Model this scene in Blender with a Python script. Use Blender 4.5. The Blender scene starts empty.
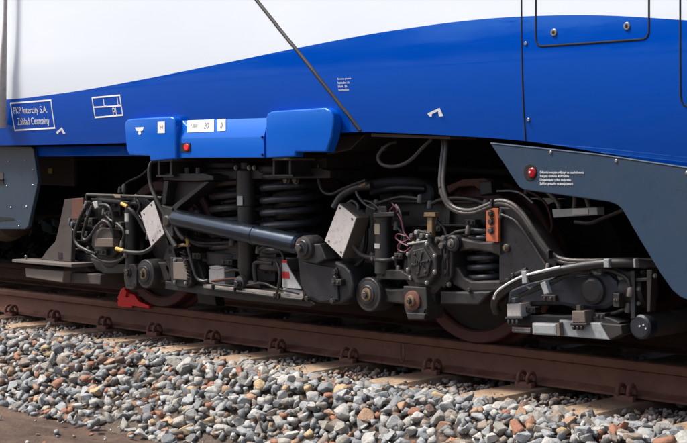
import bpy, bmesh, math, random
import numpy as np
from mathutils import Vector, Matrix
random.seed(7); rng = np.random.default_rng(7)
R = math.radians
C = bpy.context.scene.collection
sc = bpy.context.scene

# ------------------------------------------------------------------ camera
RAIL = 0.50                       # height of the rail head above the dirt
CAM = Vector((5.80, -5.90, RAIL + 0.97))
F_PX, PITCH, YAW = 1420.0, math.atan(59.5 / 1420.0), R(44.5)
cd = bpy.data.cameras.new('camera'); cam = bpy.data.objects.new('camera', cd); C.objects.link(cam)
cam.location = CAM; cam.rotation_euler = (R(90) - PITCH, 0, YAW)
cd.sensor_fit = 'HORIZONTAL'; cd.sensor_width = 36; cd.lens = F_PX / 687 * 36
cd.clip_start = 0.05; cd.clip_end = 2000
sc.camera = cam
# ------------------------------------------------------------------ world, sun, exposure
SUN_EL, SUN_AZ = R(57), R(232)     # azimuth of the sun measured from +Y clockwise (compass style)
w = bpy.data.worlds.new('World'); sc.world = w; w.use_nodes = True
nt = w.node_tree; nt.nodes.clear()
sky = nt.nodes.new('ShaderNodeTexSky'); sky.sky_type = 'NISHITA'; sky.sun_disc = False
sky.sun_elevation = SUN_EL; sky.sun_rotation = SUN_AZ; sky.dust_density = 4.0; sky.air_density = 1.0; sky.ozone_density = 1.0
bg = nt.nodes.new('ShaderNodeBackground'); bg.inputs[1].default_value = 0.14
wo = nt.nodes.new('ShaderNodeOutputWorld')
nt.links.new(sky.outputs[0], bg.inputs[0]); nt.links.new(bg.outputs[0], wo.inputs[0])
sd = bpy.data.lights.new('sun', 'SUN'); sd.energy = 3.8; sd.angle = R(12); sd.color = (1.0, 0.965, 0.92)
so = bpy.data.objects.new('sun', sd); C.objects.link(so)
sdir = Vector((math.sin(SUN_AZ) * math.cos(SUN_EL), math.cos(SUN_AZ) * math.cos(SUN_EL), math.sin(SUN_EL)))
so.rotation_euler = sdir.to_track_quat('Z', 'Y').to_euler(); so.location = (0, -10, 20)
sc.view_settings.view_transform = 'Standard'; sc.view_settings.look = 'None'
sc.view_settings.exposure = 0.58; sc.view_settings.gamma = 1.0
sc.render.engine = 'CYCLES'
sc.render.resolution_x = 1024; sc.render.resolution_y = 660

# ------------------------------------------------------------------ picture measurements -> metres
FW = Vector((-math.sin(YAW) * math.cos(PITCH), math.cos(YAW) * math.cos(PITCH), -math.sin(PITCH)))
RT = Vector((math.cos(YAW), math.sin(YAW), 0)); UP = RT.cross(FW)
def ray(px, py): return FW * F_PX + RT * (px - 343.5) - UP * (py - 221.5)
def P(px, py, Y):
    d = ray(px, py); t = (Y - CAM.y) / d.y
    return CAM + d * t
def S(px, py, Y):                   # picture units per metre there
    return F_PX / (P(px, py, Y) - CAM).dot(FW)

# ------------------------------------------------------------------ materials
def newmat(name):
    m = bpy.data.materials.new(name); m.use_nodes = True
    n = m.node_tree; return m, n, n.nodes['Principled BSDF']
def N(n, t, **kw):
    x = n.nodes.new(t)
    for k, v in kw.items(): setattr(x, k, v)
    return x
def mixc(n, fac, a, b):
    x = N(n, 'ShaderNodeMix', data_type='RGBA')
    for sock, v in ((x.inputs[0], fac), (x.inputs[6], a), (x.inputs[7], b)):
        if hasattr(v, 'links') or hasattr(v, 'is_output'): n.links.new(v, sock)
        elif isinstance(v, (int, float)): sock.default_value = v
        else: sock.default_value = (*v, 1) if len(v) == 3 else v
    return x.outputs[2]
def ramp(n, src, a, b, va=0.0, vb=1.0):
    x = N(n, 'ShaderNodeMapRange'); x.inputs[1].default_value = a; x.inputs[2].default_value = b
    x.inputs[3].default_value = va; x.inputs[4].default_value = vb
    n.links.new(src, x.inputs[0]); return x.outputs[0]
def noise(n, scale, detail=5, rough=.6, vec=None):
    x = N(n, 'ShaderNodeTexNoise'); x.inputs['Scale'].default_value = scale
    x.inputs['Detail'].default_value = detail; x.inputs['Roughness'].default_value = rough
    if vec is None: vec = N(n, 'ShaderNodeNewGeometry').outputs['Position']
    n.links.new(vec, x.inputs['Vector']); return x.outputs['Fac']
def math_(n, op, a, b):
    x = N(n, 'ShaderNodeMath', operation=op)
    for s, v in ((x.inputs[0], a), (x.inputs[1], b)):
        if isinstance(v, (int, float)): s.default_value = v
        else: n.links.new(v, s)
    return x.outputs[0]
def bump(n, bs, src, strength=.3, dist=.01):
    x = N(n, 'ShaderNodeBump'); x.inputs['Strength'].default_value = strength; x.inputs['Distance'].default_value = dist
    n.links.new(src, x.inputs['Height']); n.links.new(x.outputs[0], bs.inputs['Normal'])

def dirty(name, col, rough=.5, dust=(.16, .115, .08), amount=.6, metallic=0, scale=9, bumpy=.15):
    """painted or bare part with brown dust on the upward faces, blotches, fine specks and dark grease"""
    m, n, b = newmat(name)
    g = N(n, 'ShaderNodeNewGeometry')
    sx = N(n, 'ShaderNodeSeparateXYZ'); n.links.new(g.outputs['Normal'], sx.inputs[0])
    up = ramp(n, sx.outputs[2], .1, 1.0, 0, .75)
    nz = ramp(n, noise(n, scale, 8, .68), .40, .70, 0, 1)
    f = math_(n, 'MULTIPLY', math_(n, 'ADD', math_(n, 'MULTIPLY', up, nz), math_(n, 'MULTIPLY', nz, .45)), amount)
    speck = ramp(n, noise(n, 75, 6, .75), .57, .70, 0, .55 * amount)
    f2 = math_(n, 'MINIMUM', math_(n, 'ADD', f, speck), .95)
    c = mixc(n, f2, col, dust)
    grease = ramp(n, noise(n, 17, 5, .7), .55, .68, 0, .6 if amount > .25 else .15)
    c = mixc(n, grease, c, tuple(v * .35 for v in col))
    if max(col) < .2 and 'slate' not in name and 'gloss' not in name and 'rail' not in name and 'rust' not in name:
        rnd = N(n, 'ShaderNodeObjectInfo').outputs['Random']
        lum = sum(col) / 3
        c = mixc(n, ramp(n, rnd, .35, 1, 0, .75), c, (lum * 2.0 + .006, lum * 1.65 + .004, lum * 1.4 + .003))
        rust = math_(n, 'MULTIPLY', ramp(n, noise(n, 13, 7, .7), .60, .70, 0, .8), ramp(n, math_(n, 'FRACT', math_(n, 'MULTIPLY', rnd, 9.7), 0), .45, .9))
        c = mixc(n, rust, c, (.075, .034, .019))
    n.links.new(c, b.inputs['Base Color'])
    b.inputs['Metallic'].default_value = metallic
    rg = math_(n, 'SUBTRACT', ramp(n, f2, 0, 1, rough, .92), math_(n, 'MULTIPLY', grease, .25))
    n.links.new(rg, b.inputs['Roughness'])
    if bumpy: bump(n, b, noise(n, 60, 7, .75), bumpy * 2, .004)
    return m
def plain(name, col, rough=.5, metallic=0, coat=0):
    m, n, b = newmat(name)
    nz = ramp(n, noise(n, 14), .3, .8, 0, .35)
    n.links.new(mixc(n, nz, col, tuple(c * .6 + .01 for c in col)), b.inputs['Base Color'])
    b.inputs['Roughness'].default_value = rough; b.inputs['Metallic'].default_value = metallic
    b.inputs['Coat Weight'].default_value = coat
    return m
M = {}
M['frame'] = dirty('bogie_paint', (.0125, .013, .0145), .40, (.048, .037, .030), .8)
M['frame_dk'] = dirty('dark_cast_iron', (.0105, .0112, .013), .45, (.040, .030, .024), .75)
M['navy'] = dirty('blue_black_paint', (.0075, .0105, .018), .38, (.024, .021, .020), .6)
M['spring'] = dirty('spring_steel_paint', (.030, .033, .040), .26, (.07, .058, .05), .5)
M['damper'] = dirty('damper_paint', (.017, .018, .019), .38, (.05, .042, .036), .6)
M['yaw'] = dirty('damper_gloss_paint', (.046, .060, .082), .18, (.05, .045, .04), .18, metallic=.85, bumpy=.03)
M['grey'] = dirty('light_grey_paint', (.46, .43, .41), .6, (.18, .13, .10), .6, scale=22)
M['grey2'] = dirty('pale_steel', (.27, .29, .29), .5, (.13, .10, .08), .8, scale=16)
M['dirtywhite'] = dirty('dirty_white_paint', (.52, .51, .49), .6, (.25, .20, .16), .7, scale=25)
M['dullred'] = plain('dull_red_paint', (.55, .02, .025), .55)
M['greydk'] = dirty('mid_grey_steel', (.075, .074, .074), .45, (.085, .065, .05), .7)
M['brown'] = dirty('dusty_brown_plate', (.050, .038, .033), .7, (.10, .072, .055), .8)
M['brownlt'] = dirty('dusty_tan_plate', (.11, .085, .068), .75, (.17, .12, .085), .8)
M['rust'] = dirty('rusty_steel', (.105, .036, .022), .75, (.16, .075, .04), .8, scale=25)
M['brownpale'] = dirty('dusty_beige_paint', (.30, .26, .22), .7, (.14, .10, .08), .7, scale=14)
M['wheelrim'] = dirty('rusty_wheel_rim', (.085, .024, .021), .6, (.055, .026, .021), .8, scale=12)
M['wheelweb'] = dirty('dark_wheel_web', (.016, .015, .015), .6, (.04, .03, .025), .7)
M['ochre'] = dirty('ochre_metal', (.20, .13, .06), .5, (.09, .05, .025), .9, scale=40)
M['brass'] = plain('brass', (.55, .36, .12), .35, .8)
M['yellow'] = plain('yellow_plastic', (.52, .31, .05), .5)
M['yel'] = plain('yellow_sticker', (.55, .40, .02), .5)
M['orange'] = dirty('orange_paint', (.55, .125, .045), .55, (.22, .08, .04), .8, scale=30)
M['red'] = plain('red_paint', (.98, .012, .018), .4)
M['redlens'] = plain('red_lens', (.28, .004, .010), .15)
M['wire'] = plain('purple_red_wire', (.11, .016, .032), .5)
M['rubber'] = dirty('black_rubber', (.008, .008, .009), .38, (.04, .033, .027), .5)
M['hose'] = dirty('grey_braided_hose', (.034, .032, .031), .34, (.068, .053, .042), .6, scale=30)
M['hosedk'] = dirty('dark_hose', (.018, .0175, .018), .36, (.06, .048, .038), .6, scale=30)
M['white_line'] = plain('white_line', (.62, .62, .60), .45)
M['steel'] = plain('zinc_bolt', (.28, .27, .26), .38, .7)
M['dkbolt'] = dirty('dark_bolt', (.03, .027, .025), .4, (.09, .06, .04), .7)
M['label'] = plain('pale_label', (.40, .39, .36), .6)
M['labeltan'] = plain('tan_label', (.24, .20, .14), .6)
M['whitep'] = plain('white_print', (.80, .80, .78), .5)
M['black'] = plain('black_seam', (.006, .006, .008), .9)
M['under'] = dirty('underfloor_paint', (.008, .008, .010), .7, (.02, .016, .014), .5)
M['underbrown'] = dirty('underfloor_brown', (.032, .022, .019), .7, (.045, .03, .022), .6)

def gloss(name, col, rough=.12, dust=.3, coat=.0, spec=.42, tint=(1, 1, 1)):
    m, n, b = newmat(name)
    st = N(n, 'ShaderNodeMapping'); st.inputs['Scale'].default_value = (1.2, 1.2, 9)
    n.links.new(N(n, 'ShaderNodeNewGeometry').outputs['Position'], st.inputs[0])
    a = ramp(n, noise(n, 2.2, 6, .6, st.outputs[0]), .40, .75, 0, dust)
    n.links.new(mixc(n, a, col, tuple(c * .85 + .004 for c in col)), b.inputs['Base Color'])
    n.links.new(ramp(n, a, 0, dust, rough, rough + .1), b.inputs['Roughness'])
    b.inputs['Coat Weight'].default_value = coat; b.inputs['Coat Roughness'].default_value = .04
    b.inputs['Specular IOR Level'].default_value = spec
    b.inputs['Specular Tint'].default_value = (*tint, 1)
    bump(n, b, noise(n, 2.2, 2, .4), .05, .012)
    return m
M['blue'] = gloss('blue_body_paint', (.0, .066, .44), .03, .3, 0, 1.0, (.25, .66, 1))
M['white'] = gloss('white_body_paint', (.70, .75, .80), .05, .06)
M['bluebox'] = gloss('blue_cover_paint', (.0, .088, .48), .16, .3, 0, .9, (.30, .68, 1))
M['skirt'] = dirty('slate_skirt_paint', (.024, .047, .082), .24, (.04, .054, .07), .22, scale=3, bumpy=.02)
M['fairing'] = dirty('slate_fairing_paint', (.028, .050, .076), .30, (.05, .058, .066), .24, scale=4, bumpy=.02)

# ------------------------------------------------------------------ mesh helpers
ORI = {}
def link(name, me, parent=None, mat=None):
    o = bpy.data.objects.new(name, me); C.objects.link(o)
    if mat is not None:
        for m in (mat if isinstance(mat, (list, tuple)) else [mat]): me.materials.append(M[m] if isinstance(m, str) else m)
    return o
def finish(name, bm, mat, parent, smooth=False, angle=35, recalc=True):
    if recalc: bmesh.ops.recalc_face_normals(bm, faces=bm.faces)
    cs = [v.co for v in bm.verts]
    lo = Vector((min(c.x for c in cs), min(c.y for c in cs), min(c.z for c in cs)))
    hi = Vector((max(c.x for c in cs), max(c.y for c in cs), max(c.z for c in cs)))
    org = (lo + hi) / 2
    if parent is None: org.z = lo.z
    for v in bm.verts: v.co -= org
    for f in bm.faces: f.smooth = smooth
    me = bpy.data.meshes.new(name); bm.to_mesh(me); bm.free()
    if smooth and angle:
        try: me.set_sharp_from_angle(angle=R(angle))
        except Exception: pass
    o = link(name, me, parent, mat)
    ORI[o] = org.copy()
    o.location = org - (ORI[parent] if parent is not None else Vector((0, 0, 0)))
    o.parent = parent
    return o
def empty(name, loc):
    o = bpy.data.objects.new(name, None); C.objects.link(o); o.location = loc; o.empty_display_size = .2
    ORI[o] = Vector(loc); return o
def tag(o, label=None, cat=None, group=None, kind=None):
    for k, v in (('label', label), ('category', cat), ('group', group), ('kind', kind)):
        if v: o[k] = v
    return o
def bev(bm, off, seg=2):
    if off > 0:
        bmesh.ops.bevel(bm, geom=list(bm.edges), offset=off, segments=seg, profile=.5, affect='EDGES', clamp_overlap=True)
def box(name, c, s, mat, parent, b=.004, rot=(0, 0, 0)):
    bm = bmesh.new(); bmesh.ops.create_cube(bm, size=1)
    for v in bm.verts: v.co = Vector((v.co.x * s[0], v.co.y * s[1], v.co.z * s[2]))
    bev(bm, b)
    from mathutils import Euler
    bmesh.ops.transform(bm, matrix=Matrix.Translation(c) @ Euler(rot).to_matrix().to_4x4(), verts=bm.verts)
    return finish(name, bm, mat, parent)
def prism(name, pts, Y0, Y1, mat, parent, b=.004, smooth=False):
    """pts: (x, z) outline in metres, extruded from Y0 to Y1"""
    bm = bmesh.new()
    a = [bm.verts.new((x, Y0, z)) for x, z in pts]; bm.faces.new(a)
    r = bmesh.ops.extrude_face_region(bm, geom=list(bm.faces))
    for v in r['geom']:
        if isinstance(v, bmesh.types.BMVert): v.co.y = Y1
    if b > 0:
        bmesh.ops.recalc_face_normals(bm, faces=bm.faces)
        es = [e for e in bm.edges if abs(e.verts[0].co.y - e.verts[1].co.y) < 1e-6]
        bmesh.ops.bevel(bm, geom=es, offset=b, segments=2, profile=.5, affect='EDGES', clamp_overlap=True)
    return finish(name, bm, mat, parent, smooth)
def xz(pp, Y): 
    out = []
    for q in pp:
        v = P(q[0], q[1], Y); out.append((v.x, v.z))
    return out
def plate(name, pp, Y, th, mat, parent, b=.004):
    return prism(name, xz(pp, Y), Y, Y + th, mat, parent, b)
def frame_of(d):
    d = d.normalized(); u = d.cross(Vector((0, 0, 1)))
    if u.length < 1e-3: u = Vector((1, 0, 0))
    u.normalize(); return u, d.cross(u).normalized()
def turned(name, p0, p1, prof, mat, parent, seg=24, closed=True, smooth=True):
    """solid of revolution along p0->p1; prof = [(t, r)], t in 0..1 of the length"""
    p0, p1 = Vector(p0), Vector(p1); d = p1 - p0; u, v = frame_of(d)
    bm = bmesh.new(); rings = []
    for t, r in prof:
        c = p0 + d * t
        rings.append([bm.verts.new(c + (u * math.cos(2 * math.pi * k / seg) + v * math.sin(2 * math.pi * k / seg)) * r) for k in range(seg)])
    for a, b in zip(rings, rings[1:]):
        for k in range(seg): bm.faces.new((a[k], a[(k + 1) % seg], b[(k + 1) % seg], b[k]))
    if closed:
        bm.faces.new(rings[0]); bm.faces.new(rings[-1])
    return finish(name, bm, mat, parent, smooth, 32)
def cyl(name, p0, p1, r, mat, parent, seg=24, ch=.004):
    L = (Vector(p1) - Vector(p0)).length; e = min(ch / max(L, 1e-6), .4); c = min(ch, r * .4)
    return turned(name, p0, p1, [(0, r - c), (e, r), (1 - e, r), (1, r - c)], mat, parent, seg)
def disc(name, c, r, y0, y1, mat, parent, seg=28, ch=.004):      # round part whose axis runs across the train
    return cyl(name, (c[0], y0, c[2]), (c[0], y1, c[2]), r, mat, parent, seg, ch)
def spline(pts, per=8):
    pts = [Vector(p) for p in pts]
    if len(pts) < 3: return pts
    q = [pts[0] * 2 - pts[1]] + pts + [pts[-1] * 2 - pts[-2]]; out = []
    for i in range(1, len(q) - 2):
        a, b, c, d = q[i - 1:i + 3]
        for k in range(per):
            t = k / per
            out.append(.5 * ((2 * b) + (c - a) * t + (2 * a - 5 * b + 4 * c - d) * t * t + (3 * b - a - 3 * c + d) * t ** 3))
    out.append(pts[-1]); return out
def tube(name, pts, r, mat, parent, per=8, seg=10, curve=True):
    pts = spline(pts, per) if curve else [Vector(p) for p in pts]
    rr = r if callable(r) else (lambda t: r)
    bm = bmesh.new(); rings = []; n = len(pts); u = None
    for i, p in enumerate(pts):
        d = (pts[min(i + 1, n - 1)] - pts[max(i - 1, 0)]).normalized()
        if u is None: u, _ = frame_of(d)
        u = (u - d * u.dot(d)).normalized(); v = d.cross(u); rad = rr(i / (n - 1))
        rings.append([bm.verts.new(p + (u * math.cos(2 * math.pi * k / seg) + v * math.sin(2 * math.pi * k / seg)) * rad) for k in range(seg)])
    for a, b in zip(rings, rings[1:]):
        for k in range(seg): bm.faces.new((a[k], a[(k + 1) % seg], b[(k + 1) % seg], b[k]))
    bm.faces.new(rings[0]); bm.faces.new(rings[-1])
    return finish(name, bm, mat, parent, True, 40)
def ptube(name, pp, r, mat, parent, Y=None, **kw):
    return tube(name, [P(q[0], q[1], q[2] if len(q) > 2 else Y) for q in pp], r, mat, parent, **kw)
def coil(name, cx, cy, z0, z1, Rr, r, turns, mat, parent, seg=10, per=22):
    n = int(turns * per); pts = []
    for i in range(n + 1):
        t = i / n; a = 2 * math.pi * turns * t
        tt = min(max((t - .08) / .84, 0), 1)         # closed end turns
        pts.append(Vector((cx + Rr * math.cos(a), cy + Rr * math.sin(a), z0 + (z1 - z0) * tt)))
    return tube(name, pts, r, mat, parent, curve=False, seg=seg)
BOLTS = {}
def bolt(p, r, mat, parent, name='bolt', h=None):
    """washer and hex head pointing out of the train side (towards -Y)"""
    h = h or r * .8
    bm = bmesh.new()
    def ring(rad, y, seg, ph=0): return [bm.verts.new((rad * math.cos(2 * math.pi * k / seg + ph), y, rad * math.sin(2 * math.pi * k / seg + ph))) for k in range(seg)]
    a = ring(r * 1.35, .004, 12); b = ring(r * 1.35, -r * .22, 12)
    for k in range(12): bm.faces.new((a[k], a[(k + 1) % 12], b[(k + 1) % 12], b[k]))
    bm.faces.new(b)
    a = ring(r, -r * .2, 6); b = ring(r, -h * .85 - r * .2, 6); c = ring(r * .82, -h - r * .2, 6)
    for s, t in ((a, b), (b, c)):
        for k in range(6): bm.faces.new((s[k], s[(k + 1) % 6], t[(k + 1) % 6], t[k]))
    bm.faces.new(c)
    bmesh.ops.translate(bm, verts=bm.verts, vec=Vector(p))
    return finish(name, bm, mat, parent)
def pbolt(px, py, Y, rpx, mat, parent, name='bolt'):
    return bolt(P(px, py, Y), rpx / S(px, py, Y), mat, parent, name)

# ================================================================== THE SETTING
BED_Z = .300
def bed(y, x=0):                     # height of the ballast profile across the track
    if y > -.48: return BED_Z - .003
    if y > -.80: return BED_Z - .003 + .003 * min(1, (-.48 - y) / .12)
    if y > -1.20: return BED_Z * (1 - (-.80 - y) / .40) + .012 * math.sin(3 * x)
    return 0.0
# dirt: one sheet to the horizon, fine near the camera
xs = np.concatenate([[-900, -300, -90, -40, -20], np.arange(-14, 9.01, .06), [12, 20, 40, 90, 300, 900]])
ys = np.concatenate([[-900, -300, -90, -40, -20, -12], np.arange(-7, -.9, .06), [-.5, 0, 2, 3, 5, 9, 20, 40, 90, 300, 900]])
def vnoise(x, y, seed, cell):
    g = np.random.default_rng(seed).random((256, 256))
    a, b = x / cell, y / cell; i, j = np.floor(a).astype(int), np.floor(b).astype(int)
    u, v = a - i, b - j; u, v = u * u * (3 - 2 * u), v * v * (3 - 2 * v)
    G = lambda p, q: g[p % 256, q % 256]
    return (G(i, j) * (1 - u) + G(i + 1, j) * u) * (1 - v) + (G(i, j + 1) * (1 - u) + G(i + 1, j + 1) * u) * v
gx, gy = np.meshgrid(xs, ys, indexing='ij')
fade = np.clip((-.9 - gy) / .3, 0, 1) * (np.abs(gx) < 15) * (gy > -8)
gz = (vnoise(gx * .5, gy, 1, .55) - .5) * .05 + (vnoise(gx * .6, gy, 2, .17) - .5) * .035 + (vnoise(gx, gy, 3, .09) - .5) * .018
gz = (gz * 1.25 + (vnoise(gx, gy, 4, .065) - .5) * .022) * fade
nx, ny = len(xs), len(ys)
gv = np.stack([gx, gy, gz], -1).reshape(-1, 3)
ii = (np.arange(nx - 1)[:, None] * ny + np.arange(ny - 1)[None]).reshape(-1)
gf = np.stack([ii, ii + ny, ii + ny + 1, ii + 1], -1)
me = bpy.data.meshes.new('ground'); me.from_pydata(gv.tolist(), [], gf.tolist())
for p in me.polygons: p.use_smooth = True
m, n, b = newmat('brown_dirt')
pos = N(n, 'ShaderNodeNewGeometry').outputs['Position']
mp = N(n, 'ShaderNodeMapping'); mp.inputs['Scale'].default_value = (.6, 1, 1); n.links.new(pos, mp.inputs[0])
c1 = mixc(n, ramp(n, noise(n, 5, 8, .65, mp.outputs[0]), .35, .68), (.105, .062, .042), (.26, .165, .115))
c2 = mixc(n, ramp(n, noise(n, 40, 4, .7), .58, .75), c1, (.22, .165, .125))
n.links.new(c2, b.inputs['Base Color']); b.inputs['Roughness'].default_value = .95
bump(n, b, math_(n, 'ADD', noise(n, 28, 8, .8), noise(n, 9, 5, .6, mp.outputs[0])), 1.0, .05)
g = link('ground', me, None, m); g['kind'] = 'structure'

# ballast bed core
bm = bmesh.new()
prof = [(-1.22, -.03), (-1.16, .01), (-.82, BED_Z - .045), (-.5, BED_Z - .04), (.2, BED_Z - .05), (1.4, BED_Z - .05), (2.4, BED_Z - .04), (2.9, -.03)]
A = [bm.verts.new((-16, y, z)) for y, z in prof]; B = [bm.verts.new((9, y, z)) for y, z in prof]
for k in range(len(prof) - 1): bm.faces.new((A[k], B[k], B[k + 1], A[k + 1]))
bm.faces.new(A); bm.faces.new(B)
m, n, b = newmat('ballast_fines')
c1 = mixc(n, ramp(n, noise(n, 30, 6, .7), .35, .7), (.085, .062, .047), (.19, .145, .11))
n.links.new(c1, b.inputs['Base Color']); b.inputs['Roughness'].default_value = .95
bump(n, b, noise(n, 45, 6, .7), 1, .03)
bedo = finish('ballast_bed', bm, m, None); bedo['kind'] = 'structure'

# stone material: grey, pale, tan, rust, dark stones picked per stone
m, n, b = newmat('crushed_stone')
oi = N(n, 'ShaderNodeObjectInfo').outputs['Random']; ge = N(n, 'ShaderNodeNewGeometry')
rs = math_(n, 'FRACT', math_(n, 'ADD', math_(n, 'MULTIPLY', oi, 7.31), math_(n, 'MULTIPLY', ge.outputs['Random Per Island'], 3.77)), 0)
cr = N(n, 'ShaderNodeValToRGB'); cr.color_ramp.interpolation = 'CONSTANT'
cols = [(0, (0.342, 0.352, 0.349)), (.13, (0.451, 0.439, 0.405)), (.25, (0.232, 0.246, 0.255)), (.36, (0.396, 0.412, 0.417)), (.47, (0.164, 0.166, 0.168)),
        (.53, (0.547, 0.525, 0.473)), (.62, (0.315, 0.253, 0.199)), (.69, (0.410, 0.379, 0.323)), (.76, (0.451, 0.266, 0.162)), (.81, (0.368, 0.153, 0.081)), (.87, (0.300, 0.292, 0.267)),
        (.93, (0.573, 0.412, 0.224)), (.955, (0.640, 0.620, 0.572)), (.98, (0.205, 0.120, 0.087))]
while len(cr.color_ramp.elements) < len(cols): cr.color_ramp.elements.new(.5)
for e, (p, c) in zip(cr.color_ramp.elements, cols): e.position = p; e.color = (*c, 1)
n.links.new(rs, cr.inputs[0])
c0 = mixc(n, ramp(n, noise(n, 55, 5, .7), .35, .8, 0, .5), cr.outputs[0], (.20, .18, .155))
# brake-dust and rust stain spreading from the rail
sy = N(n, 'ShaderNodeSeparateXYZ'); n.links.new(ge.outputs['Position'], sy.inputs[0])
near = ramp(n, sy.outputs[1], -.66, -.30, 0, .8)
st = math_(n, 'MULTIPLY', near, ramp(n, noise(n, 6, 4), .3, .7, .45, 1))
c1 = mixc(n, st, c0, (.15, .085, .055))
n.links.new(c1, b.inputs['Base Color']); b.inputs['Roughness'].default_value = .88
bump(n, b, math_(n, 'ADD', noise(n, 130, 6, .75), math_(n, 'MULTIPLY', noise(n, 38, 4, .6), 1.6)), .75, .012)
M['stone'] = m
# stone shapes: convex hulls of scattered points
shapes = []
for k in range(36):
    bm = bmesh.new()
    ax = np.array([1.0, rng.uniform(.62, .95), rng.uniform(.42, .75)])
    for _ in range(int(rng.integers(9, 15))):
        d = rng.normal(size=3); d /= np.linalg.norm(d)
        bm.verts.new(Vector(d * ax * rng.uniform(.85, 1.08)))
    r = bmesh.ops.convex_hull(bm, input=list(bm.verts))
    bmesh.ops.delete(bm, geom=[v for v in bm.verts if not v.link_faces], context='VERTS')
    bmesh.ops.triangulate(bm, faces=bm.faces)
    bmesh.ops.recalc_face_normals(bm, faces=bm.faces)
    bm.verts.index_update()
    V = np.array([v.co[:] for v in bm.verts]); Fc = np.array([[v.index for v in f.verts] for f in bm.faces])
    if k < 20:
        be = bm.copy(); bmesh.ops.bevel(be, geom=list(be.edges), offset=.07, segments=1, affect='EDGES', clamp_overlap=True)
        sm = bpy.data.meshes.new('stone'); be.to_mesh(sm); be.free(); sm.materials.append(M['stone'])
    shapes.append((V, Fc, sm if k < 20 else None)); bm.free()
def rotm():
    if rng.random() < .8:            # most stones lie on their flat side
        a, t, u = rng.uniform(0, 6.283), rng.normal() * .38, rng.normal() * .38
        Z = np.array([[math.cos(a), -math.sin(a), 0], [math.sin(a), math.cos(a), 0], [0, 0, 1]])
        Xr = np.array([[1, 0, 0], [0, math.cos(t), -math.sin(t)], [0, math.sin(t), math.cos(t)]])
        Yr = np.array([[math.cos(u), 0, math.sin(u)], [0, 1, 0], [-math.sin(u), 0, math.cos(u)]])
        return Xr @ Yr @ Z
    q = rng.normal(size=4); q /= np.linalg.norm(q); a, b_, c, d = q
    return np.array([[1 - 2 * (c * c + d * d), 2 * (b_ * c - a * d), 2 * (b_ * d + a * c)], [2 * (b_ * c + a * d), 1 - 2 * (b_ * b_ + d * d), 2 * (c * d - a * b_)],
                     [2 * (b_ * d - a * c), 2 * (c * d + a * b_), 1 - 2 * (b_ * b_ + c * c)]])
# sleeper positions measured from the rail clips
clip_px = [(13, 305), (55, 311), (106, 317), (156, 323), (214, 332), (279, 342), (351, 352), (434, 363), (528, 378), (628, 390)]
clipX = [P(a, c, -.06).x for a, c in clip_px]
step = (clipX[-1] - clipX[0]) / (len(clipX) - 1)
SLX = [clipX[0] - step * k for k in range(8, 0, -1)] + clipX + [clipX[-1] + step * k for k in range(1, 6)]
SL_W, SL_TOP, SL_END = .25, .318, -.50
stones = []
def on_sleeper(x, y, pad=.0):
    return y > SL_END - pad and y < 2.1 and min(abs(x - s) for s in SLX) < SL_W / 2 + pad
def scatter(x0, x1, y0, y1, d, lo, hi, dz):
    X = np.arange(x0, x1, d); Yv = np.arange(y0, y1, d)
    for a in X:
        for c in Yv:
            x = a + rng.uniform(-.5, .5) * d; y = c + rng.uniform(-.5, .5) * d
            s = lo + (hi - lo) * rng.random() ** 1.8
            z = bed(y, x) + rng.uniform(*dz)
            if on_sleeper(x, y, .012):
                if y > SL_END + .04 + .05 * math.sin(7 * x) or z > 0.30: continue
                z = min(z, SL_TOP - .03)
            if y < -1.15 and rng.random() < .55 + .45 * math.sin(5 * x + 2 * math.sin(2 * x)): continue
            stones.append((x, y, z, s))
scatter(-13.5, 8.0, -1.26, -.50, .046, .030, .047, (-.026, .002))
scatter(-8.0, 6.0, -1.24, -.52, .064, .036, .062, (.000, .020))
scatter(-13.5, 8.0, -.52, -.10, .036, .014, .030, (-.014, .012))
scatter(-8.0, 6.0, -.52, -.14, .10, .022, .042, (.000, .014))
for _ in range(1600):               # chips lying in the gaps
    x, y = rng.uniform(-7.5, 3.5), rng.uniform(-1.3, -.1)
    if not on_sleeper(x, y): stones.append((x, y, bed(y, x) + rng.uniform(-.005, .014), rng.uniform(.008, .017)))
scatter(-11, 5, .12, 1.5, .05, .022, .036, (-.035, -.005))
for _ in range(260):                 # strays on the dirt and on the sleeper tops
    x, y = rng.uniform(-10, 5), -1.21 - abs(rng.normal()) * .30
    stones.append((x, y, .004, rng.uniform(.010, .028)))
for s in SLX:
    for _ in range(10):
        q = rng.random() ** 2 * .014 + .004
        stones.append((s + rng.normal() * .09, -.5 + abs(rng.normal()) * .16, SL_TOP + q * .3, q))
def stone_px(t):
    v = Vector(t[:3]) - CAM; dz = v.dot(FW)
    if dz < .5: return 0
    u, w_ = v.dot(RT) / dz * F_PX, v.dot(UP) / dz * F_PX
    if abs(u) > 340 or abs(w_) > 218 or t[1] > -.1: return 0
    low = t[2] - bed(t[1], t[0])
    return t[3] / dz * (1 if low > .0 else .55)
order = sorted(range(len(stones)), key=lambda k: -stone_px(stones[k]))
single = set(order[:300])
for k in order[:300]:
    x, y, z, s = stones[k]
    o = bpy.data.objects.new('stone', shapes[rng.integers(20)][2]); C.objects.link(o)
    o.parent = bedo; o.location = Vector((x, y, z)) - ORI[bedo]
    o.rotation_euler = (rng.normal() * .4, rng.normal() * .4, rng.uniform(0, 6.28)); o.scale = (s,) * 3
VV, FF, off = [], [], 0
for k, (x, y, z, s) in enumerate(stones):
    if k in single: continue
    V, Fc, _ = shapes[rng.integers(36)]
    VV.append(V @ rotm().T * s + np.array([x, y, z])); FF.append(Fc + off); off += len(V)
VV = np.concatenate(VV); FF = np.concatenate(FF)
me = bpy.data.meshes.new('stone_layer'); me.vertices.add(len(VV)); me.vertices.foreach_set('co', (VV - np.array(ORI[bedo])).ravel())
me.loops.add(FF.size); me.loops.foreach_set('vertex_index', FF.ravel().astype(np.int32))
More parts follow.
